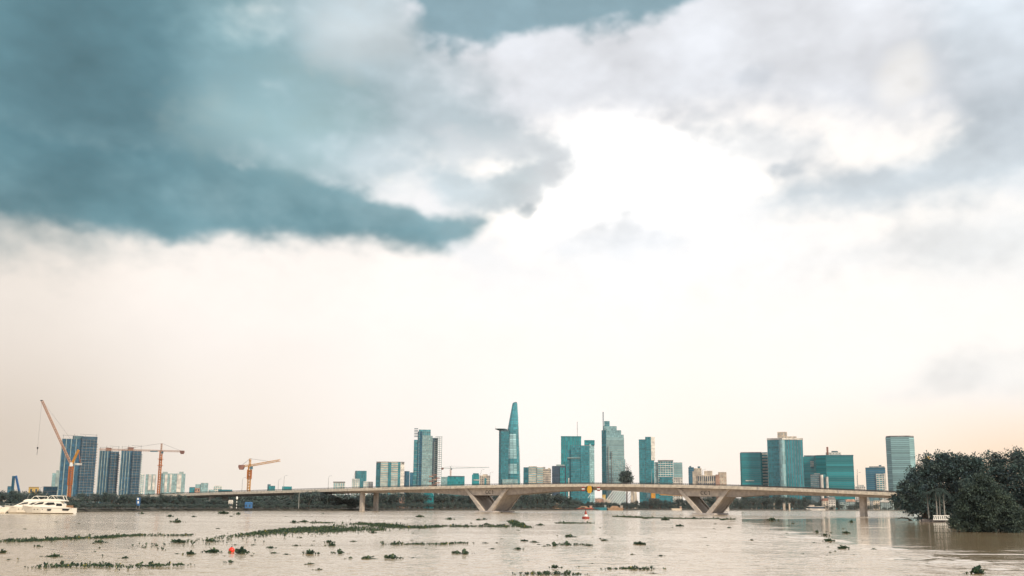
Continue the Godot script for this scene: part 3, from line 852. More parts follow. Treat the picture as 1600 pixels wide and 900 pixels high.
const BANK_TREES = [[-207.4,-446.4,6.8,2,1.08],[-201.3,-439.6,6.4,2,1.15],[-198.3,-438.7,7.1,0,1.12],[-205.1,-460.7,6.7,2,1.29],[-203.4,-462.8,7.3,0,1.23],[-193.4,-444.5,6.0,0,1.21],[-200.7,-466.3,7.1,0,1.16],[-200.3,-471.3,6.6,1,1.06],[-202.8,-483.4,7.2,1,1.03],[-193.1,-465.3,6.9,0,1.06],[-194.0,-475.2,5.4,0,0.99],[-188.9,-470.2,6.1,2,1.07],[-190.5,-481.0,5.5,1,0.93],[-200.6,-512.8,5.6,0,0.95],[-187.0,-485.5,6.0,2,0.97],[-192.0,-505.7,6.7,0,1.07],[-190.3,-508.2,5.4,0,1.01],[-194.4,-528.3,6.9,0,0.98],[-193.9,-534.5,6.2,0,0.92],[-187.8,-523.8,7.2,1,1.23],[-182.1,-515.4,6.8,0,0.91],[-187.7,-538.9,7.0,2,1.23],[-183.7,-534.4,6.1,1,1.26],[-180.8,-535.4,6.8,0,1.17],[-182.6,-549.1,7.0,0,0.94],[-187.3,-570.3,6.9,2,1.00],[-181.8,-564.4,6.7,0,1.27],[-175.1,-555.3,6.3,0,1.01],[-174.5,-565.1,7.2,1,1.06],[-171.7,-564.7,6.7,0,0.94],[-174.9,-583.6,6.7,0,1.14],[-173.4,-591.6,6.7,1,1.29],[-173.9,-601.7,6.5,1,1.03],[-166.3,-589.4,6.2,0,1.26],[-170.4,-617.2,5.0,1,1.04],[-170.1,-629.9,4.1,2,1.28],[-164.9,-619.7,5.3,2,1.05],[-159.5,-608.6,4.9,0,1.30],[-163.0,-637.8,4.3,2,1.08],[-154.8,-621.4,3.4,0,1.02],[-152.6,-623.3,2.8,0,1.10],[-157.9,-660.3,4.3,0,1.05],[-153.6,-654.1,3.7,1,1.16],[-153.8,-670.0,4.2,1,0.98],[-151.0,-673.1,3.0,0,1.05],[-145.0,-662.6,4.9,2,1.04],[-140.3,-660.5,5.3,1,1.23],[-141.5,-680.7,3.7,2,1.05],[-140.6,-694.1,4.7,2,1.03],[-134.9,-687.4,5.5,1,1.13],[-191.5,-413.2,2.8,2,1.28],[-187.7,-409.6,1.6,2,1.34],[-186.8,-411.3,1.9,2,1.47],[-187.5,-418.0,1.6,2,1.78],[-185.0,-417.4,2.2,2,1.31],[-185.0,-421.2,1.8,2,1.31],[-183.6,-422.5,1.9,2,1.51],[-183.7,-428.0,2.4,2,1.68],[-180.3,-426.1,1.5,2,1.63],[-180.5,-430.7,2.1,2,1.75],[-180.5,-436.0,1.6,2,1.68],[-180.1,-441.4,2.1,2,1.32],[-181.0,-449.6,2.1,2,1.63],[-180.9,-454.7,1.5,2,1.79],[-180.5,-459.2,2.7,2,1.75],[-178.9,-462.1,3.2,2,1.46],[-179.4,-470.0,2.5,2,1.22],[-176.7,-470.1,2.0,2,1.30],[-178.0,-479.3,3.2,2,1.29],[-176.9,-483.3,1.9,2,1.61],[-175.2,-486.9,1.7,2,1.25],[-174.6,-491.0,2.9,2,1.64],[-173.5,-495.7,1.8,2,1.54],[-172.2,-498.7,1.8,2,1.74],[-172.4,-505.9,1.5,2,1.51],[-170.0,-506.6,2.3,2,1.50],[-168.8,-511.2,1.4,2,1.51],[-169.8,-521.9,2.2,2,1.49],[-167.2,-522.8,2.2,2,1.45],[-168.0,-535.5,2.7,2,1.48],[-166.1,-536.7,1.5,2,1.74],[-164.9,-541.3,2.8,2,1.57],[-163.1,-546.6,1.5,2,1.21],[-162.3,-552.1,1.6,2,1.39],[-162.0,-560.1,2.9,2,1.64],[-160.7,-563.9,2.5,2,1.32],[-159.1,-568.8,2.2,2,1.45],[-157.1,-571.8,2.6,2,1.58],[-156.0,-579.6,1.2,2,1.57],[-153.5,-583.3,1.5,2,1.69],[-151.7,-589.7,2.4,2,1.75],[-151.3,-598.7,1.1,2,1.28],[-149.3,-601.2,2.6,2,1.26],[-146.6,-604.7,1.4,2,1.28],[-145.3,-611.3,3.2,2,1.32],[-143.6,-619.1,1.0,2,1.27],[-141.6,-624.1,2.1,2,1.61],[-139.0,-624.4,3.1,2,1.22],[-137.7,-633.6,2.0,2,1.29],[-135.5,-636.6,1.3,2,1.79],[-133.0,-643.0,3.3,2,1.77],[-131.9,-653.5,2.7,2,1.48],[-129.2,-657.1,2.0,2,1.21],[-127.1,-664.8,3.1,2,1.47],[-123.7,-666.6,3.1,2,1.30],[-120.5,-668.3,1.3,2,1.68],[-118.7,-679.0,2.0,2,1.44],[-115.4,-681.1,1.1,2,1.68],[-113.4,-687.8,1.7,2,1.67],[-109.6,-689.3,1.3,2,1.73],[-107.0,-696.9,1.7,2,1.44],[-103.2,-697.2,2.9,2,1.48],[-101.2,-702.9,2.1,2,1.57],[-99.2,-711.3,2.0,2,1.40],[-131.1,-674.6,4.3,0,1.40],[-126.8,-681.2,9.3,0,1.40],[-122.2,-685.5,10.7,0,1.40],[-119.1,-704.3,10.6,0,1.40],[-113.8,-704.2,9.3,0,1.40],[-109.4,-712.3,6.6,0,1.40],[-105.2,-720.3,5.9,0,1.40],[-100.4,-732.7,6.4,0,1.40],[-252.8,-721.2,6.4,2,2.04],[-257.0,-745.0,7.4,2,1.72],[-249.2,-735.1,7.2,2,2.14],[-253.5,-762.4,6.6,2,1.94],[-252.7,-777.0,7.1,2,1.65],[-251.9,-790.1,8.3,2,2.16],[-244.9,-781.6,8.2,2,1.90],[-235.6,-768.0,7.3,2,1.85],[-241.0,-801.9,8.5,2,1.77],[-237.3,-807.2,8.8,2,2.03],[-226.6,-786.1,8.8,2,1.63],[-234.4,-829.1,9.1,2,2.14],[-220.8,-800.5,8.5,2,2.17],[-229.6,-848.3,9.9,2,1.89],[-216.6,-822.3,9.9,2,2.16],[-215.5,-840.0,9.6,2,2.09],[-207.3,-828.6,10.1,2,1.87],[-203.2,-830.8,10.3,2,1.67],[-206.9,-867.5,10.9,2,1.76],[-200.1,-862.4,10.5,2,1.92],[-201.7,-897.7,11.1,2,1.74],[-197.6,-901.0,11.1,2,1.97],[-187.1,-876.8,11.2,2,1.94],[-186.7,-902.5,11.4,2,1.71],[-186.4,-926.5,11.5,2,2.13],[-173.8,-886.1,12.2,2,1.86],[-169.4,-893.8,11.9,2,1.64],[-151.2,-820.9,11.1,2,1.98],[-143.7,-806.2,11.3,2,1.81],[-145.4,-848.1,11.8,2,1.67],[-136.9,-832.6,10.5,2,1.73],[-126.9,-801.2,10.1,2,1.82],[-133.6,-880.4,11.4,2,1.93],[-127.6,-879.9,11.1,2,1.82],[-122.9,-880.3,11.5,2,1.65],[-113.0,-848.1,10.2,2,1.78],[-103.2,-816.9,10.5,2,2.00],[-102.5,-847.2,10.0,2,2.02],[-96.7,-839.2,10.4,2,2.04],[-92.4,-845.1,9.9,2,1.94],[-95.7,-937.5,10.3,2,1.86],[-84.1,-883.8,10.6,2,1.84],[-84.1,-956.5,11.3,2,1.82],[-75.0,-914.7,10.6,2,1.83],[-72.2,-945.3,10.2,2,1.92],[-66.6,-958.5,11.2,2,2.06],[-58.8,-943.9,11.2,2,1.91],[-55.1,-984.5,10.0,2,1.99],[-46.4,-946.2,10.3,2,2.07],[-41.8,-957.0,10.0,2,2.14],[-39.2,-1021.4,11.4,2,2.05],[-31.6,-993.8,11.0,2,2.06],[-27.0,-1056.5,11.1,2,1.80],[-19.3,-1059.8,10.9,2,1.92],[-12.3,-1074.9,10.1,2,1.85],[-4.8,-1084.7,10.2,2,2.08],[2.9,-1121.5,10.2,2,1.98],[9.9,-1116.7,10.4,2,1.85],[16.0,-1073.0,10.1,2,2.19],[22.7,-1087.5,11.1,2,1.85],[31.5,-1179.8,12.0,2,1.79],[37.1,-1158.7,10.4,2,1.71],[42.9,-1150.7,10.6,2,2.15],[47.9,-1126.5,11.1,2,1.73],[57.7,-1199.1,10.8,2,1.73],[62.6,-1167.0,11.3,2,2.05],[-167.3,-593.0,3.6,2,1.74],[-168.5,-608.1,3.6,2,1.67],[-167.1,-615.8,4.3,2,1.61],[-165.3,-620.0,4.0,2,1.69],[-159.9,-612.6,4.8,2,2.00],[-155.6,-610.0,5.2,2,1.74],[-157.7,-632.0,4.4,2,1.80],[-151.1,-617.5,5.0,2,1.63],[-151.1,-634.6,4.7,2,2.00],[-149.4,-640.9,5.5,2,1.89],[-149.6,-654.8,4.6,2,1.91],[-144.1,-643.8,4.9,2,1.55],[-143.2,-656.4,4.6,2,1.79],[-139.5,-659.0,5.0,2,1.71],[-135.4,-660.4,5.0,2,1.60],[-135.6,-680.2,6.2,2,1.92],[-131.8,-678.9,6.4,2,1.65],[-131.1,-695.9,6.1,2,1.84],[-126.8,-690.4,6.0,2,1.98],[-124.7,-703.7,6.8,2,1.69],[-119.2,-696.5,6.0,2,1.73],[-120.4,-723.0,5.8,2,1.60],[-113.6,-707.1,6.5,2,1.77],[-110.8,-713.1,6.6,2,1.83],[-107.2,-713.8,6.1,2,1.66],[-104.9,-730.9,6.3,2,1.67],[-99.1,-722.7,7.3,2,1.55],[73.6,-1263.4,7.2,2,2.20],[84.9,-1294.2,6.2,2,2.20],[89.1,-1235.5,7.3,2,2.20],[100.3,-1273.5,7.8,2,2.20],[113.7,-1298.0,6.7,2,2.20],[130.0,-1358.8,6.0,2,2.20],[136.5,-1324.8,7.2,2,2.20],[147.4,-1348.8,6.5,2,2.20],[168.0,-1419.8,6.9,2,2.20],[170.7,-1351.7,7.8,2,2.20],[193.6,-1449.7,8.9,2,2.20],[204.9,-1455.2,6.8,2,2.20],[223.2,-1493.7,9.1,2,2.20],[245.4,-1554.5,10.3,2,2.20],[252.4,-1528.4,11.7,2,2.20],[279.5,-1612.0,10.9,2,2.20],[294.2,-1619.1,12.2,2,2.20],[309.1,-1621.4,12.3,2,2.20],[314.4,-1595.3,10.9,2,2.20],[337.3,-1643.2,10.0,2,2.20],[361.3,-1699.5,13.3,2,2.20],[378.9,-1710.1,10.6,2,2.20],[413.8,-1804.3,12.5,2,2.20],[445.5,-1884.8,11.2,2,2.20],[464.3,-1895.3,15.0,2,2.20],[484.8,-1912.5,12.0,2,2.20],[518.6,-1991.3,12.8,2,2.20],[543.1,-2031.9,16.5,2,2.20],[554.9,-2028.6,12.4,2,2.20],[605.6,-2143.4,16.4,2,2.20],[641.1,-2205.8,16.5,2,2.20],[676.5,-2265.2,18.9,2,2.20],[693.1,-2269.2,18.4,2,2.20],[728.5,-2329.0,18.8,2,2.20],[750.5,-2341.8,17.0,2,2.20],[795.9,-2428.5,20.5,2,2.20],[811.2,-2415.8,15.6,2,2.20],[859.7,-2500.6,19.2,2,2.20],[905.1,-2573.1,17.9,2,2.20],[-96.8,-766.1,8.8,1,1.06],[-94.7,-775.7,9.1,1,1.03],[-91.3,-775.4,11.3,0,1.02],[-88.5,-782.6,10.5,0,1.20],[-86.8,-795.4,11.5,0,1.24],[-85.5,-813.5,9.5,0,1.18],[-79.7,-791.3,11.0,0,1.28],[-79.6,-832.8,10.4,1,1.05],[-74.8,-821.6,11.7,1,1.20],[-73.2,-845.5,12.2,0,0.95],[-70.3,-856.1,12.7,0,1.19],[-65.0,-827.6,11.3,0,1.23],[-62.8,-843.9,11.1,0,1.02],[-59.6,-850.2,11.9,0,1.27],[-56.2,-867.5,12.5,0,1.24],[-51.4,-858.0,12.2,0,1.26],[-50.3,-890.4,11.5,1,0.98],[-45.5,-878.7,10.8,0,1.16],[-43.7,-913.7,10.8,0,1.25],[-38.3,-891.3,11.3,0,1.07],[-36.5,-930.4,13.2,1,0.98],[-32.2,-908.6,11.4,0,1.05],[-29.1,-945.9,11.8,0,1.29],[-23.6,-923.1,12.5,0,1.16],[-21.2,-965.4,12.2,1,0.93],[-15.6,-930.4,11.6,1,1.00],[-11.1,-942.6,12.7,0,1.00],[-7.5,-970.9,13.4,0,1.30],[-4.2,-974.2,11.9,0,0.90],[0.9,-966.9,14.0,1,1.26],[4.9,-994.4,14.5,0,1.10],[10.2,-1014.0,13.4,1,0.97],[15.0,-1001.0,13.1,0,1.17],[19.8,-1014.4,13.0,1,0.99],[24.4,-1022.0,13.7,0,1.00],[29.4,-1063.6,16.0,0,1.25],[32.5,-1034.6,15.6,0,1.22],[38.4,-1069.5,12.9,0,0.93],[44.1,-1073.4,13.5,1,1.00],[47.9,-1069.4,14.7,0,1.23],[54.7,-1100.7,12.1,0,0.94],[-89.6,-726.6,4.1,2,1.40],[-87.6,-736.9,2.5,2,1.40],[-83.8,-740.0,3.7,2,1.40],[-81.1,-748.0,2.1,2,1.40],[-78.9,-756.0,2.8,2,1.40],[-74.8,-762.0,3.7,2,1.40],[-71.3,-770.4,4.4,2,1.40],[-67.7,-782.6,4.0,2,1.40],[-65.0,-793.7,5.0,2,1.40],[-62.7,-806.0,2.9,2,1.40],[-58.5,-810.6,4.6,2,1.40],[-54.9,-820.6,4.0,2,1.40],[-50.7,-833.2,4.4,2,1.40],[-46.3,-846.8,5.5,2,1.40],[-42.6,-855.5,5.5,2,1.40],[-38.9,-864.0,2.8,2,1.40],[-34.7,-874.6,4.2,2,1.40],[-30.8,-882.6,4.5,2,1.40],[-25.8,-887.5,4.7,2,1.40],[-22.2,-897.6,5.4,2,1.40],[-18.3,-902.6,4.4,2,1.40],[-14.2,-912.4,2.6,2,1.40],[-9.3,-925.2,5.4,2,1.40],[-4.9,-928.9,3.7,2,1.40],[-0.4,-940.5,6.2,2,1.40],[3.7,-949.5,4.9,2,1.40],[9.6,-965.8,5.5,2,1.40],[14.4,-971.3,3.0,2,1.40],[19.3,-986.1,3.8,2,1.40],[25.4,-992.7,5.4,2,1.40],[30.6,-1003.3,3.3,2,1.40],[35.8,-1018.6,4.8,2,1.40],[40.2,-1024.1,6.0,2,1.40],[44.6,-1030.6,4.6,2,1.40],[49.3,-1040.3,5.3,2,1.40],[55.2,-1049.7,4.2,2,1.40],[60.8,-1063.9,4.5,2,1.40],[57.5,-1093.0,11.3,1,1.08],[63.3,-1125.5,9.5,0,1.02],[66.8,-1109.8,8.4,0,1.20],[71.0,-1102.2,5.7,1,1.02],[81.7,-1184.3,7.6,1,1.04],[85.8,-1181.4,7.1,1,1.00],[88.3,-1140.9,6.5,0,1.05],[96.0,-1180.9,7.3,0,1.27],[103.1,-1212.0,7.1,1,1.00],[105.2,-1186.7,6.7,0,1.09],[114.4,-1237.1,7.2,0,1.26],[120.2,-1250.7,5.1,0,0.92],[123.9,-1235.3,6.6,0,1.25],[124.6,-1200.0,6.9,0,1.13],[135.8,-1260.2,7.6,0,1.05],[144.0,-1288.5,8.9,1,1.28],[149.0,-1279.4,8.2,0,1.15],[149.4,-1245.5,9.1,0,1.05],[157.2,-1258.3,10.5,1,1.01],[168.7,-1306.1,11.3,1,0.98],[177.4,-1334.3,10.9,0,1.27],[178.9,-1295.7,9.7,1,1.21],[194.3,-1372.2,8.9,1,1.29],[195.9,-1346.2,8.9,0,1.22],[203.4,-1361.7,11.9,0,1.23],[212.9,-1391.0,11.5,1,1.02],[217.4,-1383.2,11.6,0,0.99],[224.1,-1391.6,14.3,1,1.20],[242.2,-1459.7,13.2,1,1.02],[245.3,-1436.4,13.8,0,0.97],[260.0,-1479.9,16.9,0,1.06],[266.9,-1480.0,16.2,1,1.00],[271.0,-1464.8,15.9,0,1.24],[284.5,-1498.8,16.0,1,0.95],[289.6,-1489.2,17.2,0,1.05],[298.6,-1500.0,17.3,0,1.09],[319.0,-1567.0,14.9,0,1.18],[327.6,-1577.1,17.6,1,1.30],[338.7,-1602.9,19.5,0,0.98],[346.8,-1611.2,17.1,0,1.03],[356.7,-1630.6,19.1,0,0.93],[374.4,-1679.8,19.4,0,1.06],[385.6,-1696.1,18.6,0,1.17],[387.9,-1678.4,18.8,0,0.97],[410.9,-1750.4,22.0,0,1.07],[421.2,-1766.7,21.5,1,0.96],[423.3,-1742.7,20.7,0,0.98],[442.7,-1790.8,20.9,0,1.26],[446.5,-1777.7,20.0,0,0.96],[481.4,-1881.4,19.0,0,1.07],[486.0,-1864.5,19.8,1,1.15],[62.4,-1072.0,4.5,2,1.50],[69.6,-1084.3,2.3,2,1.50],[79.0,-1114.0,5.2,2,1.50],[88.8,-1132.8,3.5,2,1.50],[97.0,-1135.5,5.5,2,1.50],[105.7,-1147.5,3.9,2,1.50],[116.4,-1166.5,4.3,2,1.50],[127.3,-1189.0,4.9,2,1.50],[139.3,-1213.3,4.8,2,1.50],[150.2,-1237.2,2.8,2,1.50],[162.8,-1265.5,4.3,2,1.50],[173.8,-1276.9,2.6,2,1.50],[184.4,-1289.2,5.9,2,1.50],[197.3,-1323.4,4.4,2,1.50],[208.8,-1347.3,4.0,2,1.50],[218.2,-1351.9,6.6,2,1.50],[232.2,-1379.4,5.8,2,1.50],[241.5,-1387.7,6.9,2,1.50],[252.6,-1407.2,6.3,2,1.50],[264.0,-1422.6,5.6,2,1.50],[274.7,-1436.8,5.6,2,1.50],[285.7,-1454.5,3.0,2,1.50],[306.3,-1501.6,7.7,2,1.50],[318.0,-1517.4,5.0,2,1.50],[337.5,-1560.4,5.7,2,1.50],[360.1,-1607.3,4.2,2,1.50],[383.9,-1656.5,8.3,2,1.50],[402.8,-1693.3,3.9,2,1.50],[423.2,-1725.1,9.1,2,1.50],[447.7,-1774.2,4.0,2,1.50],[465.7,-1807.1,7.5,2,1.50],[488.6,-1850.3,7.2,2,1.50],[518.2,-1905.5,9.4,2,1.50],[543.7,-1948.0,7.6,2,1.50],[568.7,-1991.5,7.4,2,1.50],[590.9,-2025.2,10.7,2,1.50],[621.4,-2075.1,8.1,2,1.50],[642.3,-2102.9,11.1,2,1.50],[670.4,-2152.9,9.4,2,1.50],[695.7,-2192.7,10.7,2,1.50],[721.9,-2229.8,11.9,2,1.50],[755.5,-2279.4,5.8,2,1.50],[774.2,-2298.2,5.8,2,1.50],[805.7,-2339.6,12.3,2,1.50],[830.0,-2373.1,11.3,2,1.50],[498.6,-1889.5,16.4,1,1.20],[543.6,-2005.7,13.3,0,1.20],[588.3,-2112.6,19.1,0,1.20],[611.2,-2137.0,17.3,0,1.20],[623.4,-2134.8,21.1,0,1.20],[643.1,-2141.1,18.7,0,1.20],[704.4,-2294.1,14.6,0,1.20],[706.0,-2235.9,21.2,1,1.20],[755.8,-2351.1,19.7,1,1.20],[795.1,-2428.0,22.8,1,1.20],[820.7,-2441.4,23.2,1,1.20],[855.4,-2494.0,18.8,1,1.20],[861.6,-2454.5,23.4,0,1.20]]
const GROVE = [
	["fig_tree",141.43,-385.00,[[-4.04,8.49,0.52,4.45],[-7.27,5.67,-2.06,3.12],[-0.26,12.83,-1.42,4.45],[4.38,16.55,-1.70,4.90],[10.20,18.12,-0.90,4.01],[14.67,19.03,0.47,2.67],[17.53,16.01,-1.24,4.45],[1.81,7.46,-3.94,5.56],[8.20,11.39,-3.59,5.79],[13.17,13.37,-2.08,4.90],[-3.69,3.55,0.84,2.67],[2.16,2.74,1.66,3.12],[14.62,9.06,2.08,5.34],[6.23,14.62,-1.54,3.56],[12.56,20.32,-1.10,1.78],[7.93,20.28,-0.68,2.00],[-5.44,10.63,-0.40,2.23],[-0.97,15.43,0.29,1.78],[7.75,4.71,-1.41,4.45],[4.96,2.12,-1.41,2.67],[11.10,2.60,-1.93,3.56],[0.00,3.15,-1.82,3.12]]],
	["rain_tree",178.36,-405.00,[[-5.30,17.40,0.10,5.15],[1.73,18.60,-0.61,5.15],[8.02,19.10,-0.06,5.62],[14.56,17.10,-3.87,7.02],[-2.40,13.09,-3.56,6.55],[4.44,12.01,3.81,7.02],[12.14,10.25,5.33,8.19],[-7.65,10.78,-3.41,5.62],[-9.37,6.24,1.20,5.62],[6.83,4.56,-2.96,7.49],[1.66,6.10,-0.21,6.55],[15.24,3.49,-3.05,7.02],[-10.01,19.42,-0.26,2.11],[-2.73,20.85,-0.85,2.11],[5.21,21.60,0.42,2.11],[-16.78,5.50,-0.90,4.68]]],
	["river_willow",84.53,-200.00,[[-0.19,7.39,-0.36,1.50],[-2.34,6.03,0.20,1.62],[0.80,5.50,0.47,2.08],[-3.37,4.35,-0.50,1.50],[-0.82,3.59,0.54,2.31],[2.33,4.62,-1.38,1.97],[-4.49,3.00,0.20,1.27],[-2.63,2.02,-1.21,1.73],[0.18,1.82,-0.42,2.31],[3.31,2.73,0.26,1.97],[4.85,2.08,0.67,1.27],[-5.33,0.78,-0.20,1.27],[-2.75,0.47,-0.48,1.50],[0.42,0.49,-0.99,1.73],[3.50,0.73,0.95,1.73],[5.18,0.53,0.40,1.04],[-0.80,8.51,-0.40,0.69],[-3.51,5.69,0.24,1.04]]],
]
const GROVE_SHORE = [[164.0,-466.4],[145.2,-404.0],[136.5,-366.6],[140.6,-361.6],[120.4,-302.9],[100.3,-243.6],[99.3,-230.3],[103.0,-225.6],[107.6,-210.8]]
const LEE = [[68.9,-365.7],[45.3,-177.1],[40.3,-129.2],[38.5,-104.7],[36.4,-85.9],[34.7,-71.6],[61.8,-115.2],[261.9,-485.5],[176.1,-499.2],[125.3,-440.0]]
const HOUSES = [
	["terracotta-roofed little cream house below the bridge, right of the round corner tower",547.9,-1959.7,10.0,18.9,"cream","brick"],
	["white two storey waterfront house with square windows below the bridge",569.6,-1996.3,12.5,22.1,"white","gy"],
	["low pale grey waterfront shed below the bridge",607.1,-2059.0,10.5,17.1,"pale","slate"],
	["small waterfront house with salmon gable below the bridge",635.7,-2105.1,16.7,18.7,"pale","salmon"],
	["cream three storey waterfront house just right of the last pier",691.3,-2191.8,13.7,23.3,"cream","gy"],
	["narrow grey waterfront house between two cream ones",711.8,-2222.8,7.6,22.4,"gy","slate"],
	["cream waterfront house with wide windows near the grove",730.4,-2248.9,12.8,23.4,"cream","slate"],
	["long white roofed waterfront pavilion beside the grove",770.5,-2304.5,26.2,19.5,"pale","white"],
	["cream hut with pale sheet roof beneath the bridge ramp",-165.3,-620.0,4.6,3.9,"cream","white"],
	["tall white hut with rounded tank beneath the bridge ramp",-151.4,-610.0,2.1,4.3,"white","white"],
	["blue tarpaulin covered shed beneath the bridge ramp",-141.7,-610.0,3.5,3.3,"blue","blue"],
	["salmon walled house half hidden in the far bank trees",-79.0,-820.0,3.7,10.7,"salmon","gy"],
	["green tarpaulin covered shed behind the bank trees",-61.1,-840.0,7.2,11.7,"gg","gg"]]

# ---------------------------------------------------------------- scene
func _ready() -> void:
	rng.seed = 20
	var cam := Camera3D.new()
	cam.name = "camera"
	cam.fov = 29.16
	cam.near = .5
	cam.far = 14000.
	add_child(cam)
	cam.position = Vector3(0, 4, 0)
	cam.rotation_degrees = Vector3(11.109, 0, .45)
	cam.current = true
	var env := Environment.new()
	env.background_mode = Environment.BG_SKY
	env.sky = make_sky()
	env.background_energy_multiplier = 1.0
	env.tonemap_mode = Environment.TONE_MAPPER_LINEAR
	env.tonemap_exposure = 1.0
	env.fog_enabled = true
	env.fog_density = .00002
	env.fog_light_color = Color(.95, .93, .90)
	env.sdfgi_enabled = true
	env.ssao_enabled = true
	env.ssil_enabled = true
	var we := WorldEnvironment.new()
	we.name = "daylight"
	we.environment = env
	add_child(we)
	var sun := DirectionalLight3D.new()
	sun.name = "sun"
	sun.light_energy = 1.15
	sun.light_color = Color(1, .93, .82)
	sun.light_angular_distance = 10.
	sun.shadow_enabled = true
	add_child(sun)
	sun.look_at_from_position(Vector3.ZERO, -Vector3(.62, .52, .6))
	print("sky done ", Time.get_ticks_msec())
	make_materials()
	make_river()
	make_land()
	make_bridge()
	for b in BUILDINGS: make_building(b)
	make_spire_tower()
	make_scaffolded_towers()
	make_open_floors()
	print("city done ", Time.get_ticks_msec())
	make_cranes()
	make_bank_trees()
	make_grove()
	make_houses()
	make_yachts()
	make_far_bank_things()
	make_left_bank_things()
	make_buoys()
	make_weed()
	print("all done ", Time.get_ticks_msec())

func make_river() -> void:
	var river := Node3D.new()
	river.name = "river"
	river.set_meta("kind", "structure")
	add_child(river)
	var chop := FastNoiseLite.new()
	chop.seed = 4; chop.frequency = .33; chop.fractal_octaves = 3
	var swell := FastNoiseLite.new()
	swell.seed = 8; swell.frequency = .05; swell.fractal_octaves = 3
	var patch := FastNoiseLite.new()
	patch.seed = 13; patch.frequency = .011; patch.fractal_octaves = 3
	var ridge := FastNoiseLite.new()
	ridge.seed = 23; ridge.frequency = .22; ridge.fractal_octaves = 2
	var jag := FastNoiseLite.new()
	jag.seed = 15; jag.frequency = .06; jag.fractal_octaves = 4
	var lee := PackedVector2Array()
	for p in LEE: lee.append(Vector2(p[0], p[1]))
	for band in [[-52., -165., -84., 84., .42, .5], [-165., -430., -270., 270., 1.0, 1.25], [-430., -1320., -420., 560., 6., 9.]]:
		var nx := int((band[3] - band[2]) / band[4])
		var nz := int((band[0] - band[1]) / band[5])
		var v := PackedVector3Array()
		var nn := PackedVector3Array()
		var ix := PackedInt32Array()
		var ix_lee := PackedInt32Array()
		var hs := PackedFloat32Array()
		hs.resize((nx + 1) * (nz + 1))
		for j in nz + 1:
			var z: float = band[0] - j * band[5]
			for i in nx + 1:
				var x: float = band[2] + i * band[4]
				var calm := .12 + smoothstep(-.3, .35, patch.get_noise_2d(x * .55, z * 1.5))
				if Geometry2D.is_point_in_polygon(Vector2(x, z), lee): calm = .05 + .16 * smoothstep(-.1, .3, patch.get_noise_2d(x * 1.2, z * 5.))      # sheltered by the grove
				hs[j * (nx + 1) + i] = ridge.get_noise_2d(x * .14, z) * .04 * smoothstep(-.35, .25, patch.get_noise_2d(x * 2. + 300., z * 2.)) + (chop.get_noise_2d(x * .8, z) * .085 * (1.0 if band[4] < 2. else .0) + swell.get_noise_2d(x, z * .8) * .07) * calm
		for j in nz + 1:
			for i in nx + 1:
				var k := j * (nx + 1) + i
				v.append(Vector3(band[2] + i * band[4], hs[k], band[0] - j * band[5]))
				var hx := hs[k + (1 if i < nx else 0)] - hs[k - (1 if i > 0 else 0)]
				var hz := hs[k + (nx + 1 if j < nz else 0)] - hs[k - (nx + 1 if j > 0 else 0)]
				nn.append(Vector3(-hx / (2 * band[4]), 1, hz / (2 * band[5])).normalized())
				if i < nx and j < nz:
					var w := Vector2(v[k].x + jag.get_noise_2d(v[k].x * .6, v[k].z) * 14., v[k].z + jag.get_noise_2d(v[k].x * .4 + 50., v[k].z) * 26.)
					(ix_lee if Geometry2D.is_point_in_polygon(w, lee) else ix).append_array(PackedInt32Array([k, k + nx + 1, k + 1, k + 1, k + nx + 1, k + nx + 2]))
		var a := []
		a.resize(Mesh.ARRAY_MAX)
		a[Mesh.ARRAY_VERTEX] = v; a[Mesh.ARRAY_NORMAL] = nn
		for q in [[ix, M.water, "rippled_water"], [ix_lee, M.water_calm, "sheltered_water"]]:
			if q[0].size() == 0: continue
			a[Mesh.ARRAY_INDEX] = q[0]
			var m := ArrayMesh.new()
			m.add_surface_from_arrays(Mesh.PRIMITIVE_TRIANGLES, a)
			part(q[2], m, q[1], river)
	var far := PlaneMesh.new()
	far.size = Vector2(9000, 9000)
	part("still_water", far, M.water, river, Vector3(0, -.2, -3000))

func bank(called: String, edge: PackedVector2Array, top: float, mat: Material) -> void:
	# plan outline; its rim slopes down under the water
	var e := edge
	if Mesher.area(e) > 0: e.reverse()
	var mb := Mesher.new()
	var inner := Geometry2D.offset_polygon(e, -4.0)[0]
	var m2 := PackedVector2Array(inner)
	if Mesher.area(m2) > 0: m2.reverse()
	mb.prism(m2, -1., top)
	for i in e.size():
		var a := e[i]
		var b := e[(i + 1) % e.size()]
		var l := (b - a).length()
		var nrm := Vector2((b - a).y, -(b - a).x) / l
		for s in [1.0, -1.0]:
			if Geometry2D.is_point_in_polygon((a + b) * .5 + nrm * s * .5, e):
				var a2: Vector2 = a + nrm * s * 4.6
				var b2: Vector2 = b + nrm * s * 4.6
				mb.quad(Vector3(a.x, -.6, a.y), Vector3(b.x, -.6, b.y), Vector3(b2.x, top + .05, b2.y), Vector3(a2.x, top + .05, a2.y))
				break
	var o := part(called, mb, mat, self)
	o.set_meta("kind", "structure")

func make_land() -> void:
	var e := PackedVector2Array()
	for p in SHORE: e.append(Vector2(p[0], p[1]))
	e.append_array(PackedVector2Array([Vector2(5200, -2600), Vector2(5200, -9000), Vector2(-5200, -9000), Vector2(-5200, -420)]))
	bank("ground", e, 1.1, M.dirt)
	var g := PackedVector2Array()
	for p in GROVE_SHORE: g.append(Vector2(p[0], p[1]))
	g.append_array(PackedVector2Array([Vector2(420, -150), Vector2(420, -520), Vector2(190, -520)]))
	bank("grove_ground", g, .9, M.dirt)

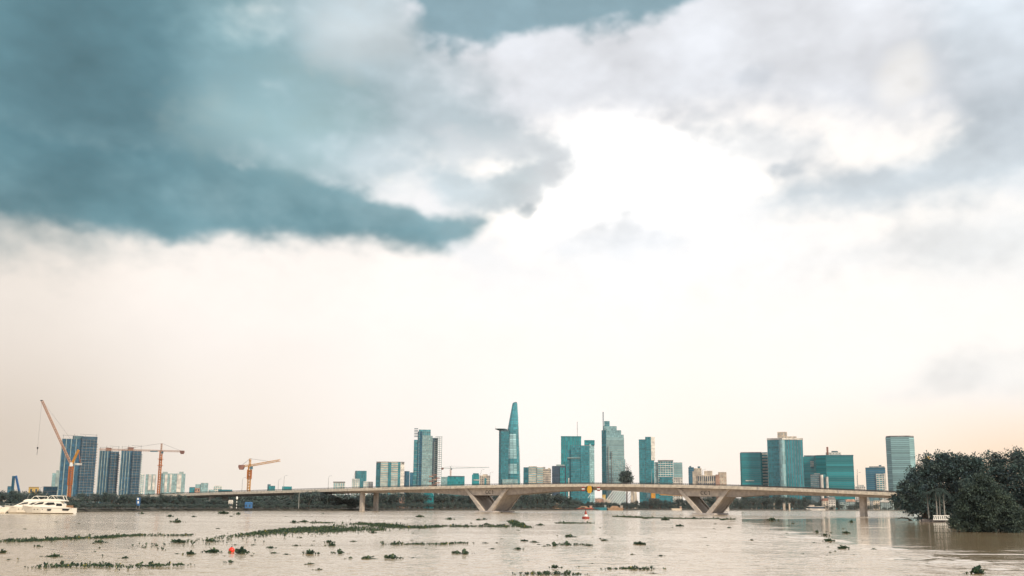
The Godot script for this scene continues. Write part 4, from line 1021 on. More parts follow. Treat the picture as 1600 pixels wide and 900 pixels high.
# ---------------------------------------------------------------- bridge
const P1 := Vector3(-15, 0, -650)
const ALONG := Vector3(.89, 0, .456)
const ACROSS := Vector3(.456, 0, -.89)
const PROFILE := [[-430., 3.4], [-280., 7.6], [-222., 9.5], [-147., 11.4], [-69., 13.2], [0., 14.5], [65., 15.15], [130., 14.3], [178., 12.8], [209., 11.5], [260., 9.2], [330., 6.2]]
const DEPTH := [[-430., 1.7], [-90., 1.7], [-69., 1.9], [-40., 2.8], [-14., 4.8], [14., 4.8], [40., 3.1], [65., 2.2], [90., 3.1], [116., 4.8], [144., 4.8], [165., 2.8], [209., 2.0], [330., 1.7]]

func keyed(s: float, t: Array) -> float:
	for i in range(1, t.size()):
		if s <= t[i][0] or i == t.size() - 1:
			var k := clampf((s - t[i - 1][0]) / (t[i][0] - t[i - 1][0]), 0, 1)
			var d0: float = (t[i][1] - t[maxi(i - 2, 0)][1]) / (t[i][0] - t[maxi(i - 2, 0)][0])
			var d1: float = (t[mini(i + 1, t.size() - 1)][1] - t[i - 1][1]) / (t[mini(i + 1, t.size() - 1)][0] - t[i - 1][0])
			var w: float = t[i][0] - t[i - 1][0]
			return (2 * k * k * k - 3 * k * k + 1) * t[i - 1][1] + (k * k * k - 2 * k * k + k) * w * d0 + (-2 * k * k * k + 3 * k * k) * t[i][1] + (k * k * k - k * k) * w * d1
	return t[-1][1]

func top_at(s: float) -> float: return keyed(s, PROFILE)
func soffit_at(s: float) -> float:
	var d := 2.2
	for i in range(1, DEPTH.size()):
		if s <= DEPTH[i][0]:
			d = lerpf(DEPTH[i - 1][1], DEPTH[i][1], smoothstep(0, 1, (s - DEPTH[i - 1][0]) / (DEPTH[i][0] - DEPTH[i - 1][0])) * .5 + .5 * (s - DEPTH[i - 1][0]) / (DEPTH[i][0] - DEPTH[i - 1][0]))
			break
	return top_at(s) - d
func on_bridge(s: float, y: float, o: float) -> Vector3: return P1 + ALONG * s + ACROSS * o + Vector3(0, y, 0)

func run_along(s0: float, s1: float, step: float, section: Callable) -> Mesher:      # section(s) -> Array of [offset, height], closed
	var mb := Mesher.new()
	var m := int((s1 - s0) / step)
	var prev := []
	for i in m + 1:
		var s := lerpf(s0, s1, float(i) / m)
		var ring := []
		for q in section.call(s): ring.append(on_bridge(s, q[1], q[0]))
		if i > 0:
			for k in ring.size():
				var j := (k + 1) % ring.size()
				mb.quad(prev[k], ring[k], ring[j], prev[j])
		if i == 0 or i == m:
			for k in range(1, ring.size() - 1): mb.tri(ring[0], ring[k], ring[k + 1])
		prev = ring
	return mb

func make_bridge() -> void:
	var W := 26.0
	var b := thing("road_bridge", "long concrete road bridge on V-shaped piers crossing the river", "bridge", Vector3.ZERO)
	part("deck", run_along(-430, 330, 6, func(s): return [[0., top_at(s) - .55], [0., top_at(s) - .1], [W, top_at(s) - .1], [W, top_at(s) - .55]]), M.concrete_grey, b)
	part("roadway", run_along(-430, 330, 6, func(s): return [[1.2, top_at(s) - .14], [1.2, top_at(s) - .05], [W - 1.2, top_at(s) - .05], [W - 1.2, top_at(s) - .14]]), M.asphalt, b)
	part("girder", run_along(-430, 330, 4, func(s): return [[4.6, soffit_at(s)], [3.0, top_at(s) - .95], [1.0, top_at(s) - .56], [W - 1.0, top_at(s) - .56], [W - 3.0, top_at(s) - .95], [W - 4.6, soffit_at(s)]]), M.concrete_grey, b)
	for e in [[-.25, .25], [W - .25, W + .25]]:
		part("parapet", run_along(-430, 330, 6, func(s): return [[e[0], top_at(s) - .75], [e[0], top_at(s) + .85], [e[1], top_at(s) + .85], [e[1], top_at(s) - .75]]), M.concrete_pale, b)
		var rail := part("railing", run_along(-430, 330, 6, func(s): return [[e[0] + .2, top_at(s) + 1.45], [e[0] + .2, top_at(s) + 1.62], [e[1] - .1, top_at(s) + 1.62], [e[1] - .1, top_at(s) + 1.45]]), M.dark_metal, b)
		part("lower_rail", run_along(-430, 330, 6, func(s): return [[e[0] + .2, top_at(s) + 1.1], [e[0] + .2, top_at(s) + 1.24], [e[1] - .12, top_at(s) + 1.24], [e[1] - .12, top_at(s) + 1.1]]), M.dark_metal, rail)
		var posts := Mesher.new()
		var s := -428.0
		while s < 330:
			posts.bar(on_bridge(s, top_at(s) + .85, e[0] + .2), on_bridge(s, top_at(s) + 1.5, e[0] + .2), .2)
			s += 1.1
		part("rail_posts", posts, M.dark_metal, rail, Vector3.ZERO, true)
	# drain joints on the near parapet
	for s in [-120., -95., -40., -22., 18., 35., 98., 160., 200.]:
		var j := Mesher.new()
		j.bar(on_bridge(s, top_at(s) - .8, -.3), on_bridge(s, top_at(s) + .9, -.3), .45, .12)
		part("drain_joint", j, M.concrete_grey, b)
	for c in [0., 130.]:
		var pier := Node3D.new()
		pier.name = "v_pier"
		b.add_child(pier, true)
		var cap := Mesher.new()
		cap.hexa([on_bridge(c - 6.4, -1.5, -.6), on_bridge(c + 6.4, -1.5, -.6), on_bridge(c + 6.4, -1.5, W + .6), on_bridge(c - 6.4, -1.5, W + .6), on_bridge(c - 6., .8, -.2), on_bridge(c + 6., .8, -.2), on_bridge(c + 6., .8, W + .2), on_bridge(c - 6., .8, W + .2)])
		part("pile_cap", cap, M.concrete_grey, pier)
		var web := Mesher.new()          # deep diaphragm between the legs, carrying the lettering
		var yb := soffit_at(c)
		web.hexa([on_bridge(c - 11, yb - .02, 2.8), on_bridge(c + 11, yb - .02, 2.8), on_bridge(c + 11, yb - .02, W - 2.8), on_bridge(c - 11, yb - .02, W - 2.8), on_bridge(c - 13.5, top_at(c) - .97, 2.4), on_bridge(c + 13.5, top_at(c) - .97, 2.4), on_bridge(c + 13.5, top_at(c) - .97, W - 2.4), on_bridge(c - 13.5, top_at(c) - .97, W - 2.4)])
		part("diaphragm", web, M.concrete, pier)
		for o in [1.5, W - 3.5]:
			for sg in [-1., 1.]:
				var leg := Mesher.new()
				var b0 := [c + sg * .9, c + sg * 3.6]
				var t0 := [c + sg * 12.4, c + sg * 14.5]
				if sg < 0:
					b0.reverse(); t0.reverse()
				var yt := top_at(c) - 1.0
				leg.hexa([on_bridge(b0[0], .6, o + .2), on_bridge(b0[1], .6, o + .2), on_bridge(b0[1], .6, o + 2.), on_bridge(b0[0], .6, o + 2.), on_bridge(t0[0], yt, o), on_bridge(t0[1], yt, o), on_bridge(t0[1], yt, o + 2.), on_bridge(t0[0], yt, o + 2.)])
				part("leg", leg, M.concrete, pier)
		var wall := Mesher.new()           # shaded slabs that tie the near and far legs of each side
		for sg in [-1., 1.]:
			wall.hexa([on_bridge(c + sg * 2.5 - .4, .8, 3.), on_bridge(c + sg * 2.5 + .4, .8, 3.), on_bridge(c + sg * 2.5 + .4, .8, W - 3.), on_bridge(c + sg * 2.5 - .4, .8, W - 3.), on_bridge(c + sg * 10.6 - .4, yb + .1, 3.), on_bridge(c + sg * 10.6 + .4, yb + .1, 3.), on_bridge(c + sg * 10.6 + .4, yb + .1, W - 3.), on_bridge(c + sg * 10.6 - .4, yb + .1, W - 3.)])
		part("tie_wall", wall, M.concrete, pier)
		var word := Node3D.new()
		word.name = "lettering"
		pier.add_child(word, true)
		var sf := SystemFont.new()
		sf.font_names = PackedStringArray(["Droid Sans"])
		word.position = on_bridge(c + (2.0 if c < 1 else 1.0), lerpf(yb, top_at(c), .36), 2.55)
		word.rotation.y = atan2(-ALONG.z, ALONG.x)
		for k in 3:
			var tm := TextMesh.new()
			tm.text = "CC1"[k]
			tm.font = sf
			tm.font_size = 64
			tm.pixel_size = .046
			tm.depth = .12
			part("letter", tm, M.black, word, Vector3((k - 1) * 1.95, 0, 0))
	# plain piers
	for q in [[209.5, 1.2, 8.0, W - 10.0], [-88., 1.1, 3.6, 6.2], [-88., 1.1, 18.5, 21.1], [-146., 1.2, 9., 11.6], [-210., 1.1, 5., 8.], [-210., 1.1, 18., 21.], [-275., 1.1, 5., 8.], [-275., 1.1, 18., 21.], [285., 1.4, 3.0, W - 3.0]]:
		var mb := Mesher.new()
		var s: float = q[0]
		mb.hexa([on_bridge(s - q[1], -1.5, q[2]), on_bridge(s + q[1], -1.5, q[2]), on_bridge(s + q[1], -1.5, q[3]), on_bridge(s - q[1], -1.5, q[3]), on_bridge(s - q[1], soffit_at(s) + .3, q[2]), on_bridge(s + q[1], soffit_at(s) + .3, q[2]), on_bridge(s + q[1], soffit_at(s) + .3, q[3]), on_bridge(s - q[1], soffit_at(s) + .3, q[3])])
		part("column", mb, M.concrete, b)
	# navigation boards hung on the middle of the main span
	var y0 := top_at(66.) - 2.2
	var nav := thing("navigation_board", "yellow upright navigation board hung on the middle span of the bridge", "sign", on_bridge(66., y0, -.45), atan2(-ALONG.z, ALONG.x))
	var mb1 := Mesher.new()
	mb1.side([Vector2(-.9, -2.), Vector2(.9, -2.), Vector2(1.5, 0), Vector2(.9, 2.), Vector2(-.9, 2.), Vector2(-1.5, 0)], -.08, .08)
	part("board", mb1, M.sign_yellow, nav)
	var mb2 := Mesher.new()
	mb2.box(Vector3(0, .1, -.14), Vector3(3.9, 3.2, .1))
	part("dark_backing", mb2, M.black, nav)
	var mb3 := Mesher.new()
	mb3.bar(Vector3(-.9, -4.6, 0), Vector3(.7, -2.4, 0), .45, .1)
	part("white_slash", mb3, M.sign_white, nav)
	for q in [[62.2, "red and white clearance board left of the yellow navigation board on bridge"], [71.4, "red and white clearance board right of the yellow navigation board on bridge"]]:
		var cb := thing("clearance_board", q[1], "sign", on_bridge(q[0], y0 + .3, -.4), atan2(-ALONG.z, ALONG.x), "clearance boards on the bridge")
		for k in 3:
			var r := Mesher.new()
			r.box(Vector3(0, (k - 1) * .75, 0), Vector3(1.7, .75, .1))
			part("stripe", r, M.sign_white if k == 1 else M.red_dull, cb)
	# street lamps on the deck
	var lampd := [[-196., 25., 9.8], [-180., .9, 9.6], [-169., 24., 9.], [-146., .9, 10.], [-129., 25., 10.], [-92., .9, 10.6], [-77., 25., 10.], [-10., 25., 9.], [-3., .9, 9.6], [93., 25., 9.6], [130., .9, 9.], [209., .9, 9.6]]
	for i in lampd.size():
		var q: Array = lampd[i]
		var lp := thing("street_lamp", "slim grey street lamp standing on the bridge deck", "lamp post", on_bridge(q[0], top_at(q[0]) - .06, q[1]), 0, "street lamps along the bridge")
		var p := Mesher.new()
		p.tube([Vector3.ZERO, Vector3(0, q[2] * .75, 0), Vector3(.25, q[2], 0)], [.16, .11, .08], 6)
		part("pole", p, M.pole, lp)
		var a := Mesher.new()
		a.bar(Vector3(.2, q[2], 0), Vector3(1.5, q[2] + .35, 0), .1)
		part("arm", a, M.pole, lp)
		var h := Mesher.new()
		h.box(Vector3(1.7, q[2] + .35, 0), Vector3(.8, .16, .3))
		part("lamp_head", h, M.pole, lp)
	# one car on the right-hand ramp
	var car := thing("car", "pale saloon car driving down the right-hand end of bridge", "car", on_bridge(220.5, top_at(220.5) - .03, 3.), atan2(-ALONG.z, ALONG.x) - .04)
	var cb1 := Mesher.new()
	cb1.side([Vector2(-2.2, .35), Vector2(2.2, .35), Vector2(2.2, .85), Vector2(1.2, .98), Vector2(-2.0, .98), Vector2(-2.2, .8)], -.85, .85, .95)
	part("body", cb1, M.hull, car)
	var cb2 := Mesher.new()
	cb2.side([Vector2(-1.7, .97), Vector2(1.1, .97), Vector2(.5, 1.5), Vector2(-1.2, 1.5)], -.78, .78, .85)
	part("cabin", cb2, M.tinted, car)
	for wx in [-1.35, 1.35]:
		for wz in [-.8, .8]:
			var wm := Mesher.new()
			wm.tube([Vector3(wx, .32, wz - .1), Vector3(wx, .32, wz + .1)], [.32, .32], 10)
			part("wheel", wm, M.black, car)

# ---------------------------------------------------------------- buildings
func panes(mb: Mesher, a: Vector2, b: Vector2, y0: float, y1: float, p: Array) -> void:
	# window panes set along one wall; each leans a hair differently, as real glass does
	var l := a.distance_to(b)
	var nx := maxi(1, int(round(l / p[0])))
	var ny := maxi(1, int(round((y1 - y0) / p[1])))
	var d := (b - a) / l
	var out := Vector3(d.y, 0, -d.x)      # plan outlines run so that this points outward
	var base: Color = TONE[p[4]]
	for j in ny:
		var ya := lerpf(y0, y1, (j + .5 - p[3] * .5) / ny)
		var yb := lerpf(y0, y1, (j + .5 + p[3] * .5) / ny)
		var row := rng.randf_range(.86, 1.12)
		for i in nx:
			var xa: float = (i + .5 - p[2] * .5) / nx * l
			var xb: float = (i + .5 + p[2] * .5) / nx * l
			var t := rng.randf_range(.75, 1.25) * row
			mb.col = Color(base.r * t, base.g * t, base.b * t)
			var q0 := Vector3(a.x + d.x * xa, ya, a.y + d.y * xa) + out * (.1 + rng.randf() * .05)
			var q1 := Vector3(a.x + d.x * xb, ya, a.y + d.y * xb) + out * (.1 + rng.randf() * .05)
			var q2 := Vector3(q1.x, yb, q1.z) + out * rng.randf_range(-.04, .04)
			var q3 := Vector3(q0.x, yb, q0.z) + out * rng.randf_range(-.04, .04)
			mb.quad(q1, q0, q3, q2)
			mb.quad(q2, q3, q3 - out * .2, q2 - out * .2)

func make_building(b: Array) -> void:
	var cat := "tower" if "tower" in b[0] or "pylon" in b[0] else "building"
	var o := thing(b[0], b[1], cat, Vector3(b[2], 1.1, b[3]), b[4])
	for q in b[5]:
		var poly := PackedVector2Array()
		for i in range(0, q[1].size(), 2): poly.append(Vector2(q[1][i], q[1][i + 1]))
		var body := Mesher.new()
		body.prism(poly, q[2], q[3])
		var p := part(q[0], body, M[q[4]], o)
		var ring := PackedVector2Array(poly)
		if Mesher.area(ring) < 0: ring.reverse()
		if q[5]:
			var mb := Mesher.new()
			for i in ring.size():
				var a := ring[(i + 1) % ring.size()]
				var e := ring[i]
				if a.distance_to(e) < 1.5: continue
				panes(mb, e, a, q[2] + .4, q[3] - .6, q[5])
			part("window_panes", mb, M.glass, p, Vector3.ZERO, true)
		if q[6]:
			var wide := Geometry2D.offset_polygon(ring, .35)
			var bm := Mesher.new()
			bm.prism(wide[0], 0, q[6][1])
			var mesh := bm.done()
			var y: float = q[2] + q[6][0]
			while y < q[3] - .5:
				part("floor_band", mesh, M[q[6][2]], p, Vector3(0, y, 0))
				y += q[6][0]

func make_spire_tower() -> void:
	var t := thing("spire_tower", "tapering curved glass skyscraper with round helipad jutting from its side", "tower", Vector3(0, 1.4, -2800))
	var blade := []
	for q in [[0., -9., 24.6, 22.], [60., -8.5, 24.5, 23.], [128., -9.5, 22.6, 22.], [160., -10., 20.8, 20.], [188., -8.6, 19.6, 17.], [224., -2.2, 17.9, 11.], [240., .8, 16.6, 8.], [252., 3., 15.8, 5.5], [256.5, 4.2, 15.2, 4.5], [259., 9., 14.6, 2.]]:
		var ring := []
		for k in 20:
			var u := TAU * k / 20
			var cx: float = (q[1] + q[2]) * .5
			var rx: float = (q[2] - q[1]) * .5
			ring.append(Vector3(cx + rx * signf(cos(u)) * pow(absf(cos(u)), .55), q[0], -q[3] * sin(u)))
		blade.append(ring)
	var mb := Mesher.new()
	mb.loft(blade)
	part("blade", mb, M.slate, t)
	# glass laid over the blade storey by storey
	var g := Mesher.new()
	var ny := 62
	for j in ny:
		var ya := 2. + j * 4.1
		var row := rng.randf_range(.85, 1.15)
		for k in 20:
			var r0 := []
			for y in [ya, ya + 3.4]:
				var i := 1
				while i < blade.size() - 1 and blade[i][0].y < y: i += 1
				var f: float = (y - blade[i - 1][0].y) / (blade[i][0].y - blade[i - 1][0].y)
				for kk in [k, (k + 1) % 20]:
					var p: Vector3 = blade[i - 1][kk].lerp(blade[i][kk], f)
					r0.append(p)
			var nn: Vector3 = (r0[1] - r0[0]).cross(r0[3] - r0[0]).normalized()
			var tone: Color = TONE["gt"] if not (k >= 13 and k <= 15 and ya > 78 and ya < 178 and absf(ya - 108) > 5) else TONE["gp"] * 1.35
			var w := rng.randf_range(.8, 1.2) * row * (1.35 if ya > 190 else 1.0)
			g.col = Color(tone.r * w, tone.g * w, tone.b * w)
			var e := nn * rng.randf_range(.15, .3)
			g.quad(r0[0].lerp(r0[1], .04) + e, r0[1].lerp(r0[0], .04) + e, r0[3].lerp(r0[2], .04) + e, r0[2].lerp(r0[3], .04) + e)
	part("window_panes", g, M.glass, t, Vector3.ZERO, true)
	var wing := Mesher.new()
	var wp := PackedVector2Array([Vector2(-29.6, 8), Vector2(-24, 15), Vector2(-4, 18), Vector2(-4, -16), Vector2(-26, -12), Vector2(-29.6, -5)])
	wing.prism(wp, 0, 186.5)
	var wi := part("wing", wing, M.slate, t)
	var wg := Mesher.new()
	if Mesher.area(wp) < 0: wp.reverse()
	for i in wp.size(): panes(wg, wp[i], wp[(i + 1) % wp.size()], 1, 184, [3.2, 4.1, .94, .84, "gt"])
	part("window_panes", wg, M.glass, wi, Vector3.ZERO, true)
	var pod := Mesher.new()
	pod.prism(PackedVector2Array([Vector2(-20, 23), Vector2(18, 23), Vector2(18, 12), Vector2(-20, 12)]), 0, 66)
	var pd := part("podium", pod, M.pale, t)
	var pg := Mesher.new()
	panes(pg, Vector2(18, 23), Vector2(-20, 23), 46, 65, [4.5, 6, .7, .7, "gp"])
	part("window_panes", pg, M.glass, pd, Vector3.ZERO, true)
	var pad := Mesher.new()
	pad.tube([Vector3(-26, 186.3, 4), Vector3(-26, 188.2, 4), Vector3(-26, 190., 4), Vector3(-26, 190.9, 4)], [3., 9., 13.2, 13.4], 28)
	var h := part("helipad", pad, M.gt, t)
	var rim := Mesher.new()
	rim.tube([Vector3(-26, 190.4, 4), Vector3(-26, 191.1, 4)], [14.2, 14.2], 28)
	part("pad_rim", rim, M.slate, h)
	var mast := Mesher.new()
	mast.bar(Vector3(-38, 191, 4), Vector3(-38, 197, 4), .5)
	part("pad_mast", mast, M.pole, h)
	var neck := Mesher.new()
	neck.box(Vector3(-18, 188, 4), Vector3(18, 5, 12))
	part("pad_neck", neck, M.slate, t)

func make_scaffolded_towers() -> void:
	for q in [["tallest half-built blue glass tower block wrapped in scaffold frames", -656.5, -1700., 50.5, 97., 2], ["half-built blue tower block standing beside the tallest scaffolded one", -628.5, -1752., 29., 82., 1], ["half-built blue tower block nearer the long orange crane jib", -593.3, -1750., 30.5, 83., 1]]:
		var t := thing("tower_under_construction", q[0], "tower", Vector3(q[1], 1.1, q[2]), atan2(-q[1], -q[2]), "tower blocks under construction")
		var w: float = q[3]
		var h: float = q[4]
		var cut: float = -w * .5 + w * .56
		# dark glazed wing, then the paler scaffolded wing standing forward of it
		var a := Mesher.new()
		a.prism(PackedVector2Array([Vector2(-w * .5, 0), Vector2(cut, 0), Vector2(cut, -24), Vector2(-w * .5, -24)]), 0, h)
		var pa := part("glazed_wing", a, M.navy, t)
		var ag := Mesher.new()
		panes(ag, Vector2(cut, 0), Vector2(-w * .5, 0), 1, h - 1, [2.6, 3.4, .8, .8, "nv"])
		part("window_panes", ag, M.glass, pa, Vector3.ZERO, true)
		var b := Mesher.new()
		b.prism(PackedVector2Array([Vector2(cut, 3), Vector2(w * .5, 3), Vector2(w * .5, -22), Vector2(cut, -22)]), 0, h + (4. if q[5] == 2 else -1.))
		var pb := part("concrete_wing", b, M.navy, t)
		var bg := Mesher.new()
		panes(bg, Vector2(w * .5, 3), Vector2(cut, 3), 1, h - 1, [3.2, 3.4, .62, .6, "nv"])
		part("window_panes", bg, M.glass, pb, Vector3.ZERO, true)
		var piers := [-.5, -.38, -.24, -.1, .06]
		for k in piers:
			var m := Mesher.new()
			m.box(Vector3(w * k + .6, h * .5, .5), Vector3(1.1, h, 1.2))
			part("pier_strip", m, M.pale, pa)
		# scaffold: standards and ledgers in front of the concrete wing
		var sc := Mesher.new()
		var x := cut + 2.
		while x < w * .5 + .5:
			sc.box(Vector3(x, h * .5, 4.4), Vector3(.4, h, .4))
			x += 5.2
		var y := 3.
		while y < h:
			sc.box(Vector3((cut + w * .5) * .5, y, 4.3), Vector3(w * .5 - cut, .4, .8))
			y += 4.2
		part("scaffold", sc, M.gy, t, Vector3.ZERO, true)
		for k in 22:
			var bal := Mesher.new()
			bal.box(Vector3(w * .5 + .6, 5. + k * (h - 8.) / 22., -6.), Vector3(1.5, 1.5, 14.))
			part("balcony", bal, M.cream if q[5] == 2 else M.pale, pb)
		# rooftop formwork and safety rails
		var rf := Mesher.new()
		for k in 4:
			var rx: float = lerpf(-w * .46, w * .46, k / 3.)
			rf.bar(Vector3(rx, h - 1, 0), Vector3(rx, h + 6 + (k % 2) * 2, 0), .45)
		rf.bar(Vector3(-w * .5, h + 5, 0), Vector3(-w * .06, h + 5.4, 0), .4)
		rf.bar(Vector3(0, h + 7.6, 0), Vector3(w * .5, h + 6.6, 0), .4)
		part("roof_frame", rf, M.gy, t)
		var core := Mesher.new()
		core.box(Vector3(-w * .05, h + 2.2, -9), Vector3(w * .3, 5.4, 9))
		part("lift_core", core, M.brick if q[5] == 1 else M.slate, t)

func make_open_floors() -> void:
	# bare slabs and columns on the right side of the unfinished tower, where daylight passes through
	var o: Node3D = get_node("unfinished_tower")
	var x0 := 20.
	var x1 := 35.
	var top := 148.
	for k in 35:
		var m := Mesher.new()
		m.box(Vector3((x0 + x1) * .5, 4. + k * 4.2, -5.), Vector3(x1 - x0, .55, 9.))
		part("open_floor", m, M.pale, o)
	for x in [x0 + 6., x1 - 5.5, x1 - .6]:
		for z in [-.8, -9.2]:
			var m := Mesher.new()
			m.box(Vector3(x, top * .5, z), Vector3(.8, top, .8))
			part("column", m, M.pale, o)
	for k in 6:
		var m := Mesher.new()
		m.box(Vector3(-21.4, 147. + k * 3.4, -9.), Vector3(8., 1., 10.))
		part("fin_slab", m, M.slate, o)
	for k in 8:
		var m := Mesher.new()
		m.box(Vector3(13. + (k % 3) * 7., 42. + k * 3.4, 2.8), Vector3(9., 2.4, .4))
		part("brick_panel", m, M.brick if k % 2 else M.salmon, o)
	var hoist := Mesher.new()
	hoist.lattice(Vector3(18.8, 0, 3.4), Vector3(18.8, 136, 3.4), 1.6, .3, 4.)
	part("hoist_mast", hoist, M.pole, o)

# ---------------------------------------------------------------- cranes
func crane_top(t: Node3D, mat: Material, y: float, jib: Vector3, back: Vector3, apex: float, w := 1.7, th := .34) -> void:
	var j := Mesher.new()
	j.lattice(Vector3(0, y, 0), Vector3(0, y, 0) + jib, w, th, 3.2)
	part("jib", j, mat, t)
	var c := Mesher.new()
	c.lattice(Vector3(0, y, 0), Vector3(0, y, 0) + back, w, th, 3.2)
	part("counter_jib", c, mat, t)
	var a := Mesher.new()
	a.lattice(Vector3(0, y, 0), Vector3(0, apex, 0), 1.3, th, 2.2)
	part("apex", a, mat, t)
	var tie := Mesher.new()
	tie.bar(Vector3(0, apex, 0), Vector3(0, y + .9, 0) + jib * .62, .2)
	tie.bar(Vector3(0, apex, 0), Vector3(0, y + .9, 0) + back * .92, .2)
	part("tie_rods", tie, M.dark_metal, t)
	var wt := Mesher.new()
	var e := Vector3(0, y - 1., 0) + back
	wt.side([Vector2(e.x - 2.6, e.y), Vector2(e.x - 1.5, e.y - 2.2), Vector2(e.x + 1.5, e.y - 2.2), Vector2(e.x + 2.6, e.y), Vector2(e.x + 2.4, e.y + 2.), Vector2(e.x - 2.4, e.y + 2.)], e.z - 1.5, e.z + 1.5)
	part("counterweight", wt, M.brick, t)
	var cab := Mesher.new()
	cab.box(Vector3(1.9, y - 1.9, 1.2), Vector3(2., 2.6, 2.2))
	part("cab", cab, M.slate, t)

func make_cranes() -> void:
	var t := thing("tower_crane", "tall orange hammerhead crane with long level jib over the scaffolded towers", "crane", Vector3(-437.5, 1.4, -1400))
	var m := Mesher.new()
	m.lattice(Vector3.ZERO, Vector3(0, 66, 0), 2.6, .55, 3.)
	part("mast", m, M.crane_orange, t)
	crane_top(t, M.crane_pink, 66.2, Vector3(-80, 1.6, -6), Vector3(27, -.6, 2), 75.5)
	for y in [48., 56.]:
		var col := Mesher.new()
		col.box(Vector3(0, y, 0), Vector3(5.6, .7, 5.6))
		part("climbing_collar", col, M.crane_orange, t)
	var tr := Mesher.new()
	tr.box(Vector3(-9, 65.6, 0), Vector3(9, 1.3, 2.))
	part("winch_deck", tr, M.slate, t)
	t = thing("tower_crane", "short orange tower crane with jib slanting up beside the bridge ramp", "crane", Vector3(-232.6, 1.4, -1000))
	m = Mesher.new()
	m.lattice(Vector3.ZERO, Vector3(0, 35.5, 0), 2.2, .5, 2.4)
	part("mast", m, M.crane_yellow, t)
	crane_top(t, M.crane_yellow, 35.6, Vector3(27.5, 4.8, 3), Vector3(-7.6, -.4, -1), 41.8, 1.5, .32)
	var cl := Mesher.new()
	cl.lattice(Vector3(0, 24, 0), Vector3(0, 32, 0), 3.2, .5, 2.)
	part("climbing_frame", cl, M.crane_orange, t)
	# luffing crane
	t = thing("luffing_crane", "huge luffing crane, raised pink jib over yellow A-frame and orange mast", "crane", Vector3(-567.8, 1.4, -1450))
	m = Mesher.new()
	m.lattice(Vector3.ZERO, Vector3(0, 30, 0), 2.8, .7, 3.)
	m.lattice(Vector3(0, 24, 0), Vector3(0, 48, 0), 4.2, .8, 3.)
	part("mast", m, M.crane_orange, t)
	m = Mesher.new()
	m.lattice(Vector3(-1, 51, 0), Vector3(-45.5, 132, 0), 2.1, .45, 3.2)
	part("jib", m, M.crane_pink, t)
	m = Mesher.new()
	m.lattice(Vector3(0, 50, 0), Vector3(7.6, 69, 0), 1.8, .7, 2.4)
	part("a_frame", m, M.crane_yellow, t)
	m = Mesher.new()
	m.bar(Vector3(7.6, 69, 0), Vector3(11, 53, 0), .5)
	part("back_stay", m, M.crane_orange, t)
	m = Mesher.new()
	m.box(Vector3(0, 50.2, 0), Vector3(3., 5., 3.4))
	part("cab", m, M.sign_white, t)
	m = Mesher.new()
	m.box(Vector3(9, 50.6, 0), Vector3(8., 2.6, 3.))
	part("counterweight", m, M.white, t)
	m = Mesher.new()
	m.bar(Vector3(7.6, 69, 0), Vector3(-45, 132, 0), .14)
	part("luffing_rope", m, M.dark_metal, t)
	m = Mesher.new()
	m.bar(Vector3(-45.8, 132, 0), Vector3(-45.8, 72, 0), .12)
	part("hoist_rope", m, M.dark_metal, t)
	m = Mesher.new()
	m.box(Vector3(-45.8, 71, 0), Vector3(1.5, 2.4, 1.2))
	m.bar(Vector3(-45.8, 70, 0), Vector3(-45.9, 62, 0), .35)
	part("hook_block", m, M.black, t)
	m = Mesher.new()
	m.box(Vector3(-46, 132.4, 0), Vector3(3., 1.2, 1.6))
	part("jib_head", m, M.black, t)
	# far pale crane
	t = thing("tower_crane", "faint distant crane with thin jib right of the unfinished tower", "crane", Vector3(-122.8, 1.4, -2300))
	m = Mesher.new()
	m.lattice(Vector3.ZERO, Vector3(0, 76, 0), 2.2, .6, 3.2)
	part("mast", m, M.crane_pink, t)
	crane_top(t, M.pale, 76.5, Vector3(79, 2.4, 0), Vector3(-17, 0, 0), 81., 1.1, .3)
	# blue derrick far left
	t = thing("derrick", "small dark blue derrick with leaning boom at the far end of bank", "crane", Vector3(-353., 1.4, -800))
	m = Mesher.new()
	m.lattice(Vector3(-.6, 0, 0), Vector3(-.8, 20.4, 0), 1., .5, 2.)
	part("mast", m, M.gb, t)
	m = Mesher.new()
	m.lattice(Vector3(4.5, 8.5, 0), Vector3(.8, 20.6, 0), .8, .45, 1.6)
	part("boom", m, M.blue, t)
	m = Mesher.new()
	m.box(Vector3(3.8, 4.2, 0), Vector3(4., 8.5, 4.))
	part("cab", m, M.slate, t)

# ---------------------------------------------------------------- plants
func crown(mb: Mesher, balls: Array, count: int, size: float, tones: Array, fine := 1.0) -> void:
	var total := 0.0
	for b in balls: total += b[1] * b[1]
	for b in balls:
		var m := int(count * b[1] * b[1] / total)
		var ctr: Vector3 = b[0]
		# twigs gather leaves into smaller tufts so that gaps stay open between them
		var tufts := maxi(5, m / 26)
		for k in tufts:
			var dir := Vector3(rng.randfn(), rng.randfn() * .85 + .18, rng.randfn()).normalized()
			var tc: Vector3 = ctr + dir * b[1] * (rng.randf_range(.5, 1.05) if rng.randf() < .85 else rng.randf_range(1.05, 1.32))
			var tr: float = maxf(size * 1.5, b[1] * rng.randf_range(.16, .30) * fine)
			var tone: Color = tones[rng.randi() % tones.size()]
			for i in maxi(3, m / tufts):
				var q := Vector3(rng.randfn(), rng.randfn() * .7, rng.randfn()) * tr * .55
				var ld := (q.normalized() * .6 + dir * .4 + Vector3(rng.randfn(), rng.randfn() - .35, rng.randfn()) * .55).normalized()
				var ac := ld.cross(Vector3(rng.randfn(), rng.randfn(), rng.randfn())).normalized()
				var f := rng.randf_range(.75, 1.3)
				mb.col = Color(tone.r * f, tone.g * f, tone.b * f)
				var s := size * rng.randf_range(.6, 1.25)
				mb.leaf(tc + q, ld, ac, s, s * .62)

